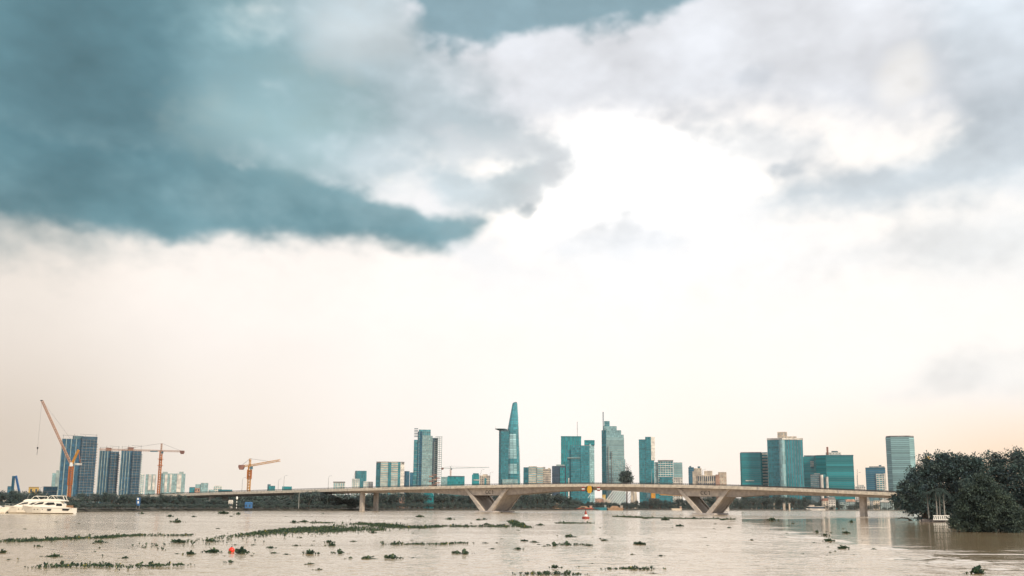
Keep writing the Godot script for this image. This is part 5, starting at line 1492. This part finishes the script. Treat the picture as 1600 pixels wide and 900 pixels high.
const DUSK_GREEN := [Color(.062, .102, .104), Color(.074, .115, .110), Color(.054, .080, .094), Color(.088, .118, .110)]
const BANK_GREEN := [Color(.068, .104, .106), Color(.084, .118, .108), Color(.060, .084, .098), Color(.098, .116, .118)]

func tree_proto(called: String, kind: int, seed_: int) -> Node3D:
	rng.seed = seed_
	var t := Node3D.new()
	t.name = called
	var tr := Mesher.new()
	var cr := Mesher.new()
	var balls := []
	# unit tree: one metre tall, scaled where it is set
	if kind == 0:
		tr.tube([Vector3.ZERO, Vector3(.02, .2, 0), Vector3(-.01, .42, .02)], [.035, .026, .02], 7)
		for k in 6:
			var a := TAU * k / 6 + rng.randf()
			var e := Vector3(cos(a) * .24, .62 + rng.randf() * .14, sin(a) * .24)
			tr.tube([Vector3(-.01, .36, .02), e * Vector3(.5, .82, .5), e], [.016, .011, .006], 5)
			balls.append([e, .15 + rng.randf() * .06])
		balls.append([Vector3(0, .80, 0), .19]); balls.append([Vector3(.12, .72, .1), .17]); balls.append([Vector3(-.15, .5, .05), .14]); balls.append([Vector3(.18, .45, .1), .14]); balls.append([Vector3(-.2, .26, .1), .15]); balls.append([Vector3(.16, .24, -.1), .16]); balls.append([Vector3(0, .3, .2), .15])
	elif kind == 1:
		tr.tube([Vector3.ZERO, Vector3(.01, .4, 0), Vector3(0, .7, 0)], [.028, .02, .01], 7)
		for k in 7:
			var a := k * 2.4
			var e := Vector3(cos(a) * .13, .36 + k * .085, sin(a) * .13)
			tr.tube([Vector3(0, .3 + k * .06, 0), e], [.01, .005], 5)
			balls.append([e, .15 - k * .008])
		balls.append([Vector3(0, .92, 0), .09])
	else:
		tr.tube([Vector3.ZERO, Vector3(0, .3, 0)], [.04, .02], 6)
		for k in 9:
			var a := k * 2.1
			var e := Vector3(cos(a) * (.2 + .2 * rng.randf()), .2 + .5 * rng.randf(), sin(a) * .3)
			tr.tube([Vector3(0, .1, 0), e], [.014, .006], 5)
			balls.append([e, .2 + rng.randf() * .08])
	crown(cr, balls, 2600 if kind < 2 else 1500, .05 if kind < 2 else .075, BANK_GREEN)
	part("trunk", tr, M.bark, t)
	part("crown", cr, M.leaves, t)
	return t

const ZONES := [[-.40, "on the bank behind the moored yachts"], [-.335, "on the bank around the blue river sign"], [-.27, "on the bank below the hammerhead crane"], [-.22, "under the ramp by the cream hut"], [-.175, "under the ramp by the round single column"], [-.13, "standing before the ramp's paired columns"],
	[-.085, "on the bank just past the paired columns"], [-.04, "on the bank before the first V-shaped pier"], [.0, "behind the first V-shaped pier"], [.045, "behind the bridge's middle span, before the barges"], [.10, "behind the sand barges on the far bank"], [.145, "near the slanting white beams on the far bank"], [.19, "behind the second V-shaped pier"], [.245, "beside the white mooring pillars"], [.29, "on the far bank behind the white ferry"]]

func nearest_mark(x: float, z: float) -> String:
	var best := ""
	var d0 := 1e9
	for m in [[-23., -94., "red ball float"], [23.6, -353., "red and white channel buoy"], [-38., -140., "broad dense raft"], [-50., -110., "long ragged raft"], [-15., -100., "thin low raft"], [-25., -72., "yellow-flecked raft"], [8., -70., "short bright-tufted raft"], [-150., -400., "moored yachts"], [-10., -640., "first V-shaped pier"], [100., -585., "second V-shaped pier"], [60., -200., "grove's mirrored trees"], [-30., -230., "dark narrow weed raft"], [20., -150., "flat low weed raft"]]:
		var d := Vector2((x - m[0]) * 1.6, z - m[1]).length() / sqrt(-z)
		if d < d0:
			d0 = d
			best = m[2]
	return best

func make_bank_trees() -> void:
	var pool := [[], [], []]
	for k in 3:
		for i in 4: pool[k].append(tree_proto("bank_tree", k, 100 + k * 10 + i))
	rng.seed = 77
	var names := ["spreading_tree", "slender_tree", "riverside_shrub"]
	for q in BANK_TREES:
		var k := int(q[3])
		var o: Node3D = pool[k][rng.randi() % 4].duplicate()
		o.name = numbered(names[k])
		add_child(o)
		o.position = Vector3(q[0], 1.35, q[1])
		o.rotation.y = rng.randf() * TAU
		var h: float = maxf(q[2], 2.2)
		var w: float = h * q[4] if k < 2 else maxf(h * q[4], 5.)
		o.scale = Vector3(w, h, w)
		var az: float = q[0] / -q[1]
		var place := "in the far bank belt beside the waterfront houses"
		for zn in ZONES:
			if az < zn[0]:
				place = zn[1]
				break
		var size := ["short", "middling", "tall"][clampi(int((h - [5., 6., 3.][k]) / [4., 5., 2.2][k]), 0, 2)] as String
		meta(o, size + " " + ["broad dusky tree ", "slender dusky tree ", "bushy green shrub "][k] + place, "shrub" if k == 2 else "tree", ["broad trees", "slender trees", "shrubs"][k] + " " + place)
	for k in 3:
		for p in pool[k]: p.free()
	# one very tall round-headed tree
	rng.seed = 5
	var t := thing("tall_tree", "lone tall round-headed tree rising above the bridge before the terraced tower", "tree", Vector3(129., 1.35, -1250))
	var tr := Mesher.new()
	tr.tube([Vector3.ZERO, Vector3(.4, 18, 0), Vector3(0, 34, 0), Vector3(1.4, 47, 0)], [.9, .7, .4, .12], 8)
	part("trunk", tr, M.bark, t)
	var cr := Mesher.new()
	crown(cr, [[Vector3(0, 34.5, 0), 5.6], [Vector3(-4., 34, 1), 4.2], [Vector3(4.2, 33.4, 0), 4.4], [Vector3(1, 38.5, 0), 3.8], [Vector3(-2.8, 37.8, 0), 3.2], [Vector3(3.4, 30., 0), 3.4], [Vector3(-3, 30, 0), 3.6], [Vector3(.4, 28.6, 0), 3.6], [Vector3(1.6, 46.6, 0), 1.1], [Vector3(.6, 43.6, 0), 1.3]], 4200, 1.2, BANK_GREEN)
	part("crown", cr, M.leaves, t)

func make_grove() -> void:
	rng.seed = 31
	var lab := {"fig_tree": "big dark spreading tree overhanging the water at the grove's tip", "rain_tree": "wide dark domed tree standing behind the willow-like bush", "river_willow": "fine-leaved grey-green bushy tree drooping to the water's edge"}
	var cnt := {"fig_tree": 46000, "rain_tree": 46000, "river_willow": 52000}
	for g in GROVE:
		var t := thing(g[0], lab[g[0]], "tree", Vector3(g[1], .7, g[2]))
		var balls := []
		var tr := Mesher.new()
		var trunk_top := Vector3(0, 6.5, 0) if g[0] != "river_willow" else Vector3(0, 2.5, 0)
		tr.tube([Vector3.ZERO, trunk_top * .5 + Vector3(.3, 0, 0), trunk_top], [.9, .65, .5] if g[0] != "river_willow" else [.35, .28, .2], 9)
		for b in g[3]:
			var c := Vector3(b[0], b[1], b[2])
			balls.append([c, b[3]])
			tr.tube([trunk_top * .8, trunk_top.lerp(c, .55) + Vector3(0, .8, 0), c], [.34, .2, .07] if g[0] != "river_willow" else [.12, .08, .03], 6)
		part("trunk", tr, M.bark, t)
		var cr := Mesher.new()
		if g[0] == "river_willow": crown(cr, balls, cnt[g[0]], .34, [Color(.075, .105, .09), Color(.06, .085, .08), Color(.09, .12, .095), Color(.05, .072, .07)], .8)
		else: crown(cr, balls, cnt[g[0]], .72, DUSK_GREEN, .9)
		part("crown", cr, M.leaves, t)
	# palms with pale trunks
	for q in [[140.6, -372., 9.2, "pale trunked palm in the grove, first of the close row"], [142.0, -373., 9.8, "pale trunked palm in the grove, second of the close row"], [143.1, -372., 9.4, "pale trunked palm in the grove, third of the close row"], [139.3, -376., 8.6, "pale trunked palm leaning at the outer end of the close row"]]:
		var p := thing("palm_tree", q[3], "palm", Vector3(q[0], .8, q[1]), rng.randf() * 3., "palms in the grove")
		var h: float = q[2]
		var tr := Mesher.new()
		tr.tube([Vector3.ZERO, Vector3(.05, h * .5, 0), Vector3(.1, h, 0)], [.24, .2, .16], 9)
		part("trunk", tr, M.palm_bark, p)
		for k in 13:
			var a := TAU * k / 13 + rng.randf() * .3
			var lift := rng.randf_range(-.5, 1.1)
			var f := Mesher.new()
			var dir := Vector3(cos(a), 0, sin(a))
			var prev := Vector3(.1, h, 0)
			for i in 7:
				var u := (i + 1) / 7.
				var pos := Vector3(.1, h, 0) + dir * u * 3.1 + Vector3(0, lift * u * 1.6 - u * u * 3., 0)
				var d := (pos - prev).normalized()
				var sd := d.cross(Vector3.UP).normalized()
				f.col = Color(.045, .066, .062) * rng.randf_range(.7, 1.3)
				f.bar(prev, pos, .06)
				for s in [-1., 1.]:
					for j in 3:
						f.leaf(prev.lerp(pos, j / 3.), (sd * s + d * .5 + Vector3(0, -.6, 0)).normalized(), d, 1.1 * (1.1 - u * .5), .14)
				prev = pos
			part("frond", f, M.leaves, p)
	# low white balustrade on the bank
	var bl := thing("balustrade", "low white balustrade with slanting bars at the foot of the palms", "fence", Vector3(131.9, .6, -346.))
	for y in [.1, 1.35]:
		var r := Mesher.new()
		r.bar(Vector3(-2.4, y, 0), Vector3(2.4, y, .4), .2)
		part("rail", r, M.sign_white, bl)
	for k in 9:
		var r := Mesher.new()
		r.bar(Vector3(-2.3 + k * .55, .1, k * .045), Vector3(-2.0 + k * .55, 1.35, k * .045), .22)
		part("slanting_bar", r, M.sign_white, bl)
	var wl := Mesher.new()
	wl.box(Vector3(133., .2, -347.5), Vector3(13, 1.2, 1.6), -.08)
	solo("bank_wall", wl, M.stone, "dark stone retaining wall under the white balustrade", "wall")
	var lg := Mesher.new()
	lg.tube([Vector3(138., -.2, -388.), Vector3(136.6, .7, -389.), Vector3(135., .9, -390.), Vector3(133.6, .4, -390.)], [.3, .24, .18, .1], 7)
	solo("driftwood", lg, M.bark, "bent dark driftwood branch reaching from the grove's tip", "branch")

# ---------------------------------------------------------------- small buildings and craft
func make_houses() -> void:
	rng.seed = 3
	for q in HOUSES:
		var w: float = q[3]
		var h: float = maxf(q[4], 2.4)
		var d := w * .8
		var o := thing("waterside_house", q[0], "house", Vector3(q[1], 1.4, q[2]))
		var b := Mesher.new()
		b.box(Vector3(0, h * .39, -d * .5), Vector3(w, h * .78, d))
		part("wall", b, M[q[5]], o)
		var r := Mesher.new()
		r.side([Vector2(-w * .56, h * .76), Vector2(w * .56, h * .76), Vector2(w * .4, h), Vector2(-w * .4, h)], -d * 1.06, d * .06)
		part("roof", r, M[q[6]], o)
		var nf := maxi(1, int(h / 4.5))
		for f in nf:
			for k in maxi(2, int(w / 4.)):
				var wn := Mesher.new()
				var m := maxi(2, int(w / 4.))
				wn.box(Vector3(lerpf(-w * .5, w * .5, (k + .5) / m), (f + .55) * h * .74 / nf, .02), Vector3(w / m * .45, h * .74 / nf * .45, .12))
				part("window", wn, M.gd, o)

func make_yacht(label: String, at: Vector3, turn: float, s: float, hull_mat: Material) -> void:
	var y := thing("motor_yacht", label, "yacht", at, turn, "yachts moored at the bank")
	y.scale = Vector3.ONE * s
	var hull := Mesher.new()
	var rings := []
	for q in [[8.6, 2.25, 1.95, 2.05, -.2], [6., 2.35, 2.3, 2.1, -.4], [2., 2.4, 2.25, 2.15, -.5], [-2., 2.35, 2.3, 1.9, -.5], [-5., 1.95, 2.45, 1.2, -.45], [-7.2, 1.15, 2.6, .4, -.3], [-8.9, .12, 2.75, .04, 1.7]]:
		rings.append([Vector3(q[0], q[2], q[1]), Vector3(q[0] + .1, .35 if q[0] > -8 else 1.9, q[3]), Vector3(q[0] + .2, q[4], 0), Vector3(q[0] + .1, .35 if q[0] > -8 else 1.9, -q[3]), Vector3(q[0], q[2], -q[1])])
	for i in rings.size() - 1:
		for k in 5:
			var j := (k + 1) % 5
			hull.quad(rings[i][k], rings[i + 1][k], rings[i + 1][j], rings[i][j])
	hull.tri(rings[0][0], rings[0][1], rings[0][2]); hull.tri(rings[0][0], rings[0][2], rings[0][3]); hull.tri(rings[0][0], rings[0][3], rings[0][4])
	var h := part("hull", hull, hull_mat, y)
	for x in [[.2, 1.0, 1.5], [5.2, 1.1, 2.6]]:
		for sd in [-1., 1.]:
			var pw := Mesher.new()
			pw.side([Vector2(x[0], x[1] + .6), Vector2(x[0] + x[2], x[1] + .65), Vector2(x[0] + x[2] * .8, x[1]), Vector2(x[0] + .2, x[1] + .05)], sd * 2.3 - .06, sd * 2.3 + .06)
			part("hull_window", pw, M.tinted, h)
	for x in [-4.2, -3., -1.4]:
		for sd in [-1., 1.]:
			var ph := Mesher.new()
			ph.box(Vector3(x, 1.5, sd * lerpf(2.12, 1.75, (-x - 1.4) / 2.8)), Vector3(.35, .22, .14))
			part("porthole", ph, M.tinted, h)
	var rub := Mesher.new()
	for sd in [-1., 1.]:
		rub.bar(Vector3(8.5, 1.75, 2.28 * sd), Vector3(-2., 2.05, 2.36 * sd), .1)
	part("rubbing_strake", rub, M.hull_grey, h)
	var cab := Mesher.new()
	cab.side([Vector2(-6.4, 2.35), Vector2(-4.4, 3.3), Vector2(-2.6, 4.2), Vector2(3.9, 4.3), Vector2(5.1, 3.3), Vector2(5.2, 2.1)], -1.95, 1.95, .8)
	var cb := part("cabin", cab, M.hull, y)
	for sd in [-1., 1.]:
		for p in [[Vector2(-4.6, 2.95), Vector2(-2.6, 3.8), Vector2(-1.2, 3.9), Vector2(-1.5, 3.3)], [Vector2(-1., 3.2), Vector2(.2, 3.8), Vector2(2.1, 3.8), Vector2(2.6, 3.1), Vector2(.4, 2.9)], [Vector2(3., 2.6), Vector2(3., 3.5), Vector2(4.8, 3.4), Vector2(5., 2.6)]]:
			var wn := Mesher.new()
			wn.side(p, sd * 1.82 - .1, sd * 1.82 + .1)
			part("cabin_window", wn, M.tinted, cb)
	var ws := Mesher.new()
	ws.quad(Vector3(-4.5, 3.36, 1.5), Vector3(-2.75, 4.22, 1.4), Vector3(-2.75, 4.22, -1.4), Vector3(-4.5, 3.36, -1.5))
	part("windscreen", ws, M.tinted, cb)
	var fl := Mesher.new()
	fl.side([Vector2(-3.1, 4.2), Vector2(-2.4, 4.75), Vector2(-1.4, 4.95), Vector2(3.2, 4.9), Vector2(5.9, 4.45), Vector2(5.9, 4.2)], -1.7, 1.7, .92)
	part("flybridge", fl, M.hull, y)
	var ht := Mesher.new()
	ht.side([Vector2(.3, 5.9), Vector2(1.2, 6.15), Vector2(5.0, 6.05), Vector2(5.2, 5.9)], -1.4, 1.4)
	var hp := part("hardtop", ht, M.hull, y)
	for sd in [-1., 1.]:
		for e in [[2.6, 1.4], [5.4, 4.8], [-.6, .5]]:
			var lg := Mesher.new()
			lg.bar(Vector3(e[0], 4.7, sd * 1.4), Vector3(e[1], 5.95, sd * 1.3), .22, .14)
			part("arch_leg", lg, M.hull, hp)
	var dk := Mesher.new()
	dk.box(Vector3(6.8, 2.02, 0), Vector3(3.4, .1, 3.9))
	part("aft_deck", dk, M.teak, y)
	var sofa := Mesher.new()
	sofa.box(Vector3(6.9, 2.45, 0), Vector3(1.4, .8, 2.8))
	part("sofa", sofa, M.teak, y)
	var rl := Mesher.new()
	for sd in [-1., 1.]:
		rl.bar(Vector3(-8.6, 3.4, sd * .2), Vector3(-5., 3.15, sd * 1.85), .06)
		for k in 4:
			var u := k / 3.
			rl.bar(Vector3(lerpf(-8.6, -5., u), 2.6, sd * lerpf(.2, 1.85, u)), Vector3(lerpf(-8.6, -5., u), lerpf(3.4, 3.15, u), sd * lerpf(.2, 1.85, u)), .05)
	part("bow_rail", rl, M.pole, y)
	var mast := Mesher.new()
	mast.bar(Vector3(-1.9, 4.9, 0), Vector3(-.9, 7.2, 0), .09)
	part("aerial", mast, M.pole, y)

func make_yachts() -> void:
	make_yacht("white motor yacht with open flybridge and dark hull window, broadside to view", Vector3(-156.4, 0, -383.), .04, 1.0, M.hull)
	make_yacht("white motor yacht angled bow outward, moored behind the broadside yacht", Vector3(-166.9, 0, -394.), .38, .98, M.hull)
	make_yacht("white motor yacht cut by the frame edge, stern toward its neighbours", Vector3(-178., 0, -384.), PI + .2, .82, M.hull)

func hull_boat(called: String, label: String, at: Vector3, l: float, hgt: float, mat: Material, cargo: Material, house: Material) -> void:
	var o := thing(called, label, "boat", at, 0.)
	var hb := Mesher.new()
	hb.side([Vector2(-l * .5, hgt), Vector2(-l * .44, -.4), Vector2(l * .44, -.4), Vector2(l * .5, hgt * 1.1)], -2.6, 2.6)
	part("hull", hb, mat, o)
	if cargo:
		var c := Mesher.new()
		c.side([Vector2(-l * .36, hgt), Vector2(l * .3, hgt), Vector2(l * .12, hgt * 1.9), Vector2(-l * .2, hgt * 2.)], -2., 2., .5)
		part("cargo", c, cargo, o)
	var hs := Mesher.new()
	hs.box(Vector3(l * .38, hgt + 1.1, 0), Vector3(l * .14, 2.2, 3.4))
	part("wheelhouse", hs, house, o)
	var rf := Mesher.new()
	rf.box(Vector3(l * .38, hgt + 2.3, 0), Vector3(l * .18, .25, 4.))
	part("wheelhouse_roof", rf, M.white, o)

func make_far_bank_things() -> void:
	hull_boat("barge", "brown barge heaped with sand by the far bank", Vector3(72., 0, -1100), 17, 2., M.red_dull, M.sand, M.salmon)
	hull_boat("barge", "dark teal hulled empty barge between two sand barges", Vector3(89., 0, -1112), 12., 2.6, M.gt, null, M.pale)
	hull_boat("barge", "rusty sand barge with raised bow by the far bank", Vector3(105., 0, -1128), 16, 2.2, M.sand, M.sand, M.cream)
	hull_boat("launch", "small dark launch beside the long white ferry", Vector3(455., 0, -1840), 15, 2.4, M.slate, null, M.white)
	hull_boat("launch", "pale work boat beneath the second V-shaped pier", Vector3(187., 0, -1270), 12, 2., M.cream, null, M.salmon)
	hull_boat("launch", "white launch just right of the second V-shaped pier", Vector3(253., 0, -1330), 10, 2., M.white, null, M.white)
	var f := thing("ferry", "long low white river ferry with flat roof by the far bank", "boat", Vector3(500., 0, -1850))
	var m := Mesher.new()
	m.side([Vector2(-17, 3.), Vector2(-13, -.4), Vector2(15, -.4), Vector2(16, 2.6)], -4, 4)
	part("hull", m, M.white, f)
	m = Mesher.new()
	m.box(Vector3(1, 4.3, 0), Vector3(24, 3, 6.4))
	part("saloon", m, M.gd, f)
	m = Mesher.new()
	m.box(Vector3(1, 6., 0), Vector3(29, .6, 7.6))
	part("roof", m, M.white, f)
	m = Mesher.new()
	m.box(Vector3(-6, 7.4, 0), Vector3(8, 2.4, 5))
	part("bridge_house", m, M.cream, f)
	# sand heap
	m = Mesher.new()
	var rr := []
	for q in [[0., 5.], [2., 3.6], [4.2, 1.5], [5.2, .2]]:
		var ring := []
		for k in 14: ring.append(Vector3(cos(TAU * k / 14.) * q[1] * (1. + .12 * sin(k * 2.3)), q[0], -sin(TAU * k / 14.) * q[1]))
		rr.append(ring)
	m.loft(rr)
	solo("sand_heap", m, M.sand, "conical heap of orange sand on the far bank", "sand heap", Vector3(43., 1.38, -1042))
	# white slanting beams of a frame
	var sh := thing("beam_frame", "row of white slanting beams on the far bank below the bridge", "structure", Vector3(138., 1.4, -1450))
	for k in 10:
		var bm := Mesher.new()
		bm.bar(Vector3(-19 + k * 3.4, 4.5, 0), Vector3(-5 + k * 3.4, 22.5, -2), .8)
		part("beam", bm, M.sign_white, sh)
	for q in [[Vector3(-20, 5, 0), Vector3(14, 5, 0)], [Vector3(-5, 22, -2), Vector3(27, 22, -2)]]:
		var bm := Mesher.new()
		bm.bar(q[0], q[1], .9)
		part("edge_beam", bm, M.sign_white, sh)
	for x in [-18., -2., 12.]:
		var bm := Mesher.new()
		bm.bar(Vector3(x, 0, 0), Vector3(x, 5, 0), 1.)
		part("post", bm, M.gy, sh)
	var py := thing("white_pylon", "broad white concrete pylon right of the slanting beams", "pylon", Vector3(158.5, 1.4, -1445))
	m = Mesher.new()
	m.hexa([Vector3(-4.6, 0, 3), Vector3(4.8, 0, 3), Vector3(4.8, 0, -3), Vector3(-4.6, 0, -3), Vector3(-3.4, 24, 2), Vector3(3.0, 24, 2), Vector3(3.0, 24, -2), Vector3(-3.4, 24, -2)])
	part("shaft", m, M.cream, py)
	m = Mesher.new()
	m.box(Vector3(0, 12, 3.1), Vector3(1.2, 22, .5))
	part("rib", m, M.white, py)
	var pk := thing("site_building", "low pink and cream site building left of the slanting beams", "building", Vector3(118., 1.4, -1440))
	for q in [["wall", Vector3(-4, 6, 0), Vector3(11, 12, 8), "salmon"], ["wall", Vector3(5, 5, .5), Vector3(8, 10, 8), "cream"], ["roof", Vector3(-4, 12.4, 0), Vector3(12, 1.2, 9), "white"], ["silo", Vector3(1.5, 8.5, 1), Vector3(4, 17, 4), "yellow"], ["roof", Vector3(5, 10.4, .5), Vector3(9, 1, 9), "white"]]:
		m = Mesher.new()
		m.box(q[1], q[2])
		part(q[0], m, M[q[3]], pk)
	# machine with a long level yellow boom
	var cr := thing("crawler_crane", "yellow and blue crawler crane with its long boom laid level", "crane", Vector3(178., 1.4, -1350))
	m = Mesher.new()
	m.lattice(Vector3(2, 17.6, 0), Vector3(38, 16.4, 0), 2.2, .8, 2.6)
	part("boom", m, M.crane_yellow, cr)
	m = Mesher.new()
	m.box(Vector3(-2, 15, 0), Vector3(5, 7, 5))
	part("cab", m, M.gt, cr)
	m = Mesher.new()
	m.box(Vector3(-7, 15.4, 0), Vector3(5, 6, 5))
	part("engine_house", m, M.crane_yellow, cr)
	m = Mesher.new()
	m.box(Vector3(-12, 15.4, 0), Vector3(4, 6, 5))
	part("counterweight", m, M.slate, cr)
	m = Mesher.new()
	m.box(Vector3(-6, 6, 0), Vector3(12, 12, 7))
	part("undercarriage", m, M.dark_metal, cr)
	# mooring pillars
	for i in 6:
		var px: float = [362., 369., 377., 395., 410., 418.][i]
		m = Mesher.new()
		m.box(Vector3(0, 5.5, 0), Vector3([3., 2., 3.4, 2.4, 3.4, 2.][i], [11., 9.5, 11., 10., 9., 9.5][i], 3.))
		var mo := thing("mooring_pillar", "stout white mooring pillar standing at the far water's edge", "pillar", Vector3(px, -.8, -1690), 0, "mooring pillars")
		part("shaft", m, M.cream, mo)
		m = Mesher.new()
		m.box(Vector3(0, 11.2, 0), Vector3(3.8, .5, 3.8))
		part("cap", m, M.white, mo)

func make_left_bank_things() -> void:
	var s := thing("river_sign", "tall blue river sign with white marks among the bank shrubs", "sign", Vector3(-167.5, 1.3, -508.))
	var m := Mesher.new()
	m.box(Vector3(0, 3.1, 0), Vector3(1.7, 3.6, .14))
	part("board", m, M.blue, s)
	for q in [[Vector3(-.2, 4.3, .09), Vector3(.8, .8, .04)], [Vector3(0, 2.8, .09), Vector3(.6, 1., .04)]]:
		m = Mesher.new()
		m.box(q[0], q[1])
		part("white_mark", m, M.sign_white, s)
	for x in [-.6, .6]:
		m = Mesher.new()
		m.bar(Vector3(x, 0, -.1), Vector3(x, 4.8, -.1), .12)
		part("post", m, M.pole, s)
	s = thing("beacon", "slim black and white banded beacon with white top below the ramp", "beacon", Vector3(-146., 0.6, -602.))
	for k in 7:
		m = Mesher.new()
		m.tube([Vector3(0, k * .75, 0), Vector3(0, k * .75 + .75, 0)], [.2, .2], 8)
		part("band", m, M.sign_white if k % 2 else M.black, s)
	m = Mesher.new()
	m.tube([Vector3(0, 5.2, 0), Vector3(0, 5.7, 0), Vector3(0, 6.6, 0), Vector3(0, 7., 0)], [.2, .55, .5, .1], 10)
	part("lantern", m, M.sign_white, s)
	for q in [[-395., -900., 12.], [-355., -850., 13.], [-330., -820., 11.], [-212., -610., 9.], [-120., -640., 8.6]]:
		var lp := thing("street_lamp", "lone hooked street lamp rising from the bank shrubs", "lamp post", Vector3(q[0], 1.3, q[1]), 0, "street lamps on the bank")
		m = Mesher.new()
		m.tube([Vector3.ZERO, Vector3(0, q[2], 0)], [.2, .12], 6)
		part("pole", m, M.pole, lp)
		m = Mesher.new()
		m.bar(Vector3(0, q[2], 0), Vector3(2.2, q[2] + .8, 0), .2)
		part("arm", m, M.pole, lp)

func make_buoys() -> void:
	var b := thing("channel_buoy", "red and white conical channel buoy on the open river", "buoy", Vector3(23.6, -.1, -353.3))
	var m := Mesher.new()
	m.tube([Vector3(0, 0, 0), Vector3(0, .75, 0), Vector3(0, .9, 0)], [1.15, 1.15, .7], 14)
	part("float", m, M.red_dull, b)
	m = Mesher.new()
	m.tube([Vector3(0, .85, 0), Vector3(0, 1.5, 0)], [.62, .45], 10)
	part("band", m, M.sign_white, b)
	m = Mesher.new()
	m.tube([Vector3(0, 1.5, 0), Vector3(0, 2.6, 0)], [.45, .2], 10)
	part("cone", m, M.red_dull, b)
	m = Mesher.new()
	m.tube([Vector3(0, 2.6, 0), Vector3(0, 3.3, 0)], [.1, .06], 6)
	part("top_mark", m, M.black, b)
	b = thing("ball_float", "bright red ball float between two hyacinth clumps", "float", Vector3(-23.1, -.08, -94.4))
	var sp := SphereMesh.new()
	sp.radius = .25; sp.height = .5
	part("ball", sp, M.red, b, Vector3(0, .25, 0))
	m = Mesher.new()
	m.tube([Vector3(0, .48, 0), Vector3(0, .58, 0)], [.05, .05], 8)
	part("lifting_eye", m, M.dark_metal, b)
	b = thing("marker_buoy", "little dark marker buoy near the second V-shaped pier", "buoy", Vector3(140., -.1, -760.))
	m = Mesher.new()
	m.tube([Vector3.ZERO, Vector3(0, .8, 0), Vector3(0, 2.4, 0)], [.9, .9, .15], 10)
	part("float", m, M.red_dull, b)

const WEED := [Color(.045, .085, .055), Color(.062, .105, .060), Color(.038, .064, .056), Color(.080, .105, .058), Color(.034, .052, .048)]

func rosette(mb: Mesher, at: Vector3, r: float) -> void:
	# a water hyacinth: upright stalks with rounded cupped leaves
	for k in 7:
		var a := rng.randf() * TAU
		var lean := rng.randf_range(.15, .8)
		var dir := Vector3(cos(a) * lean, 1, sin(a) * lean).normalized()
		var l := r * rng.randf_range(.6, 1.3)
		var t: Color = WEED[rng.randi() % 5]
		if rng.randf() < .015: t = Color(.30, .25, .06)
		mb.col = t * rng.randf_range(.7, 1.3)
		mb.leaf(at, dir, dir.cross(Vector3(sin(a), 0, cos(a))).normalized(), l, l * .2)
		var tip := at + dir * l * .7
		var ac := dir.cross(Vector3(rng.randfn(), .3, rng.randfn())).normalized()
		mb.leaf(tip, (dir + Vector3(0, .3, 0)).normalized(), ac, l * .75, l * .62)

func make_weed() -> void:
	rng.seed = 41
	var kinds := []
	for k in 6:
		var mb := Mesher.new()
		for i in 26 + k * 6:
			var a := rng.randf() * TAU
			var d := sqrt(rng.randf()) * .55 * (.55 + .45 * sin(a * (2 + k % 3) + k))
			rosette(mb, Vector3(cos(a) * d * 2.0, -.03, sin(a) * d), .2 * rng.randf_range(.5, 1.4) * (1.3 - absf(d) * .9) * (1.8 if i % 13 == k else 1.))
		kinds.append(mb.done())
	for q in CLUMPS:
		var small: bool = q[2] < .42
		var o := solo("hyacinth_scrap" if small else "hyacinth_clump", kinds[rng.randi() % 6], M.weed, ("tiny dark scrap of weed adrift near the " if small else ("small" if q[2] < .6 else "large") + " leafy hyacinth clump adrift near the ") + nearest_mark(q[0], q[1]), "water plant", Vector3(q[0], 0, q[1]), rng.randf_range(-.5, .5), "weed scraps on the river" if small else "hyacinth clumps on the river")
		o.scale = Vector3(q[2] * 1.35, q[2] * (.6 if small else .85), q[2] * 1.1)
	var tear := FastNoiseLite.new()
	tear.seed = 6; tear.frequency = .05; tear.fractal_octaves = 3
	for q in RAFTS:
		var mb := Mesher.new()
		var pts: Array = q[1]
		for i in pts.size() - 1:
			var a := Vector2(pts[i][0], pts[i][1])
			var b := Vector2(pts[i + 1][0], pts[i + 1][1])
			var far := absf(a.y) / 100.
			var sz := .085 + .03 * far
			var w0: float = pts[i][2]
			var w1: float = pts[i + 1][2]
			var m := int(clampf(a.distance_to(b) * (w0 + w1) * .9 / (sz * sz * 9.), 80, 5200))
			for k in m:
				var u := rng.randf()
				var e := lerpf(w0, w1, u)
				var px := lerpf(a.x, b.x, u)
				if tear.get_noise_2d(px * 9. / far, a.y * 3.) < rng.randf_range(-.5, .1): continue
				e *= .55 + .9 * absf(tear.get_noise_2d(px * 4. / far + 70., a.y))
				var edge := rng.randfn() * .6
				if rng.randf() < .16: edge *= 2.6
				var p := a.lerp(b, u)
				rosette(mb, Vector3(p.x + rng.randfn() * .5, -.02, p.y + edge * e), sz * rng.randf_range(.55, 1.3) * (1.9 if rng.randf() < .05 else 1.))
		solo("hyacinth_raft", mb, M.weed, q[0], "water plants")
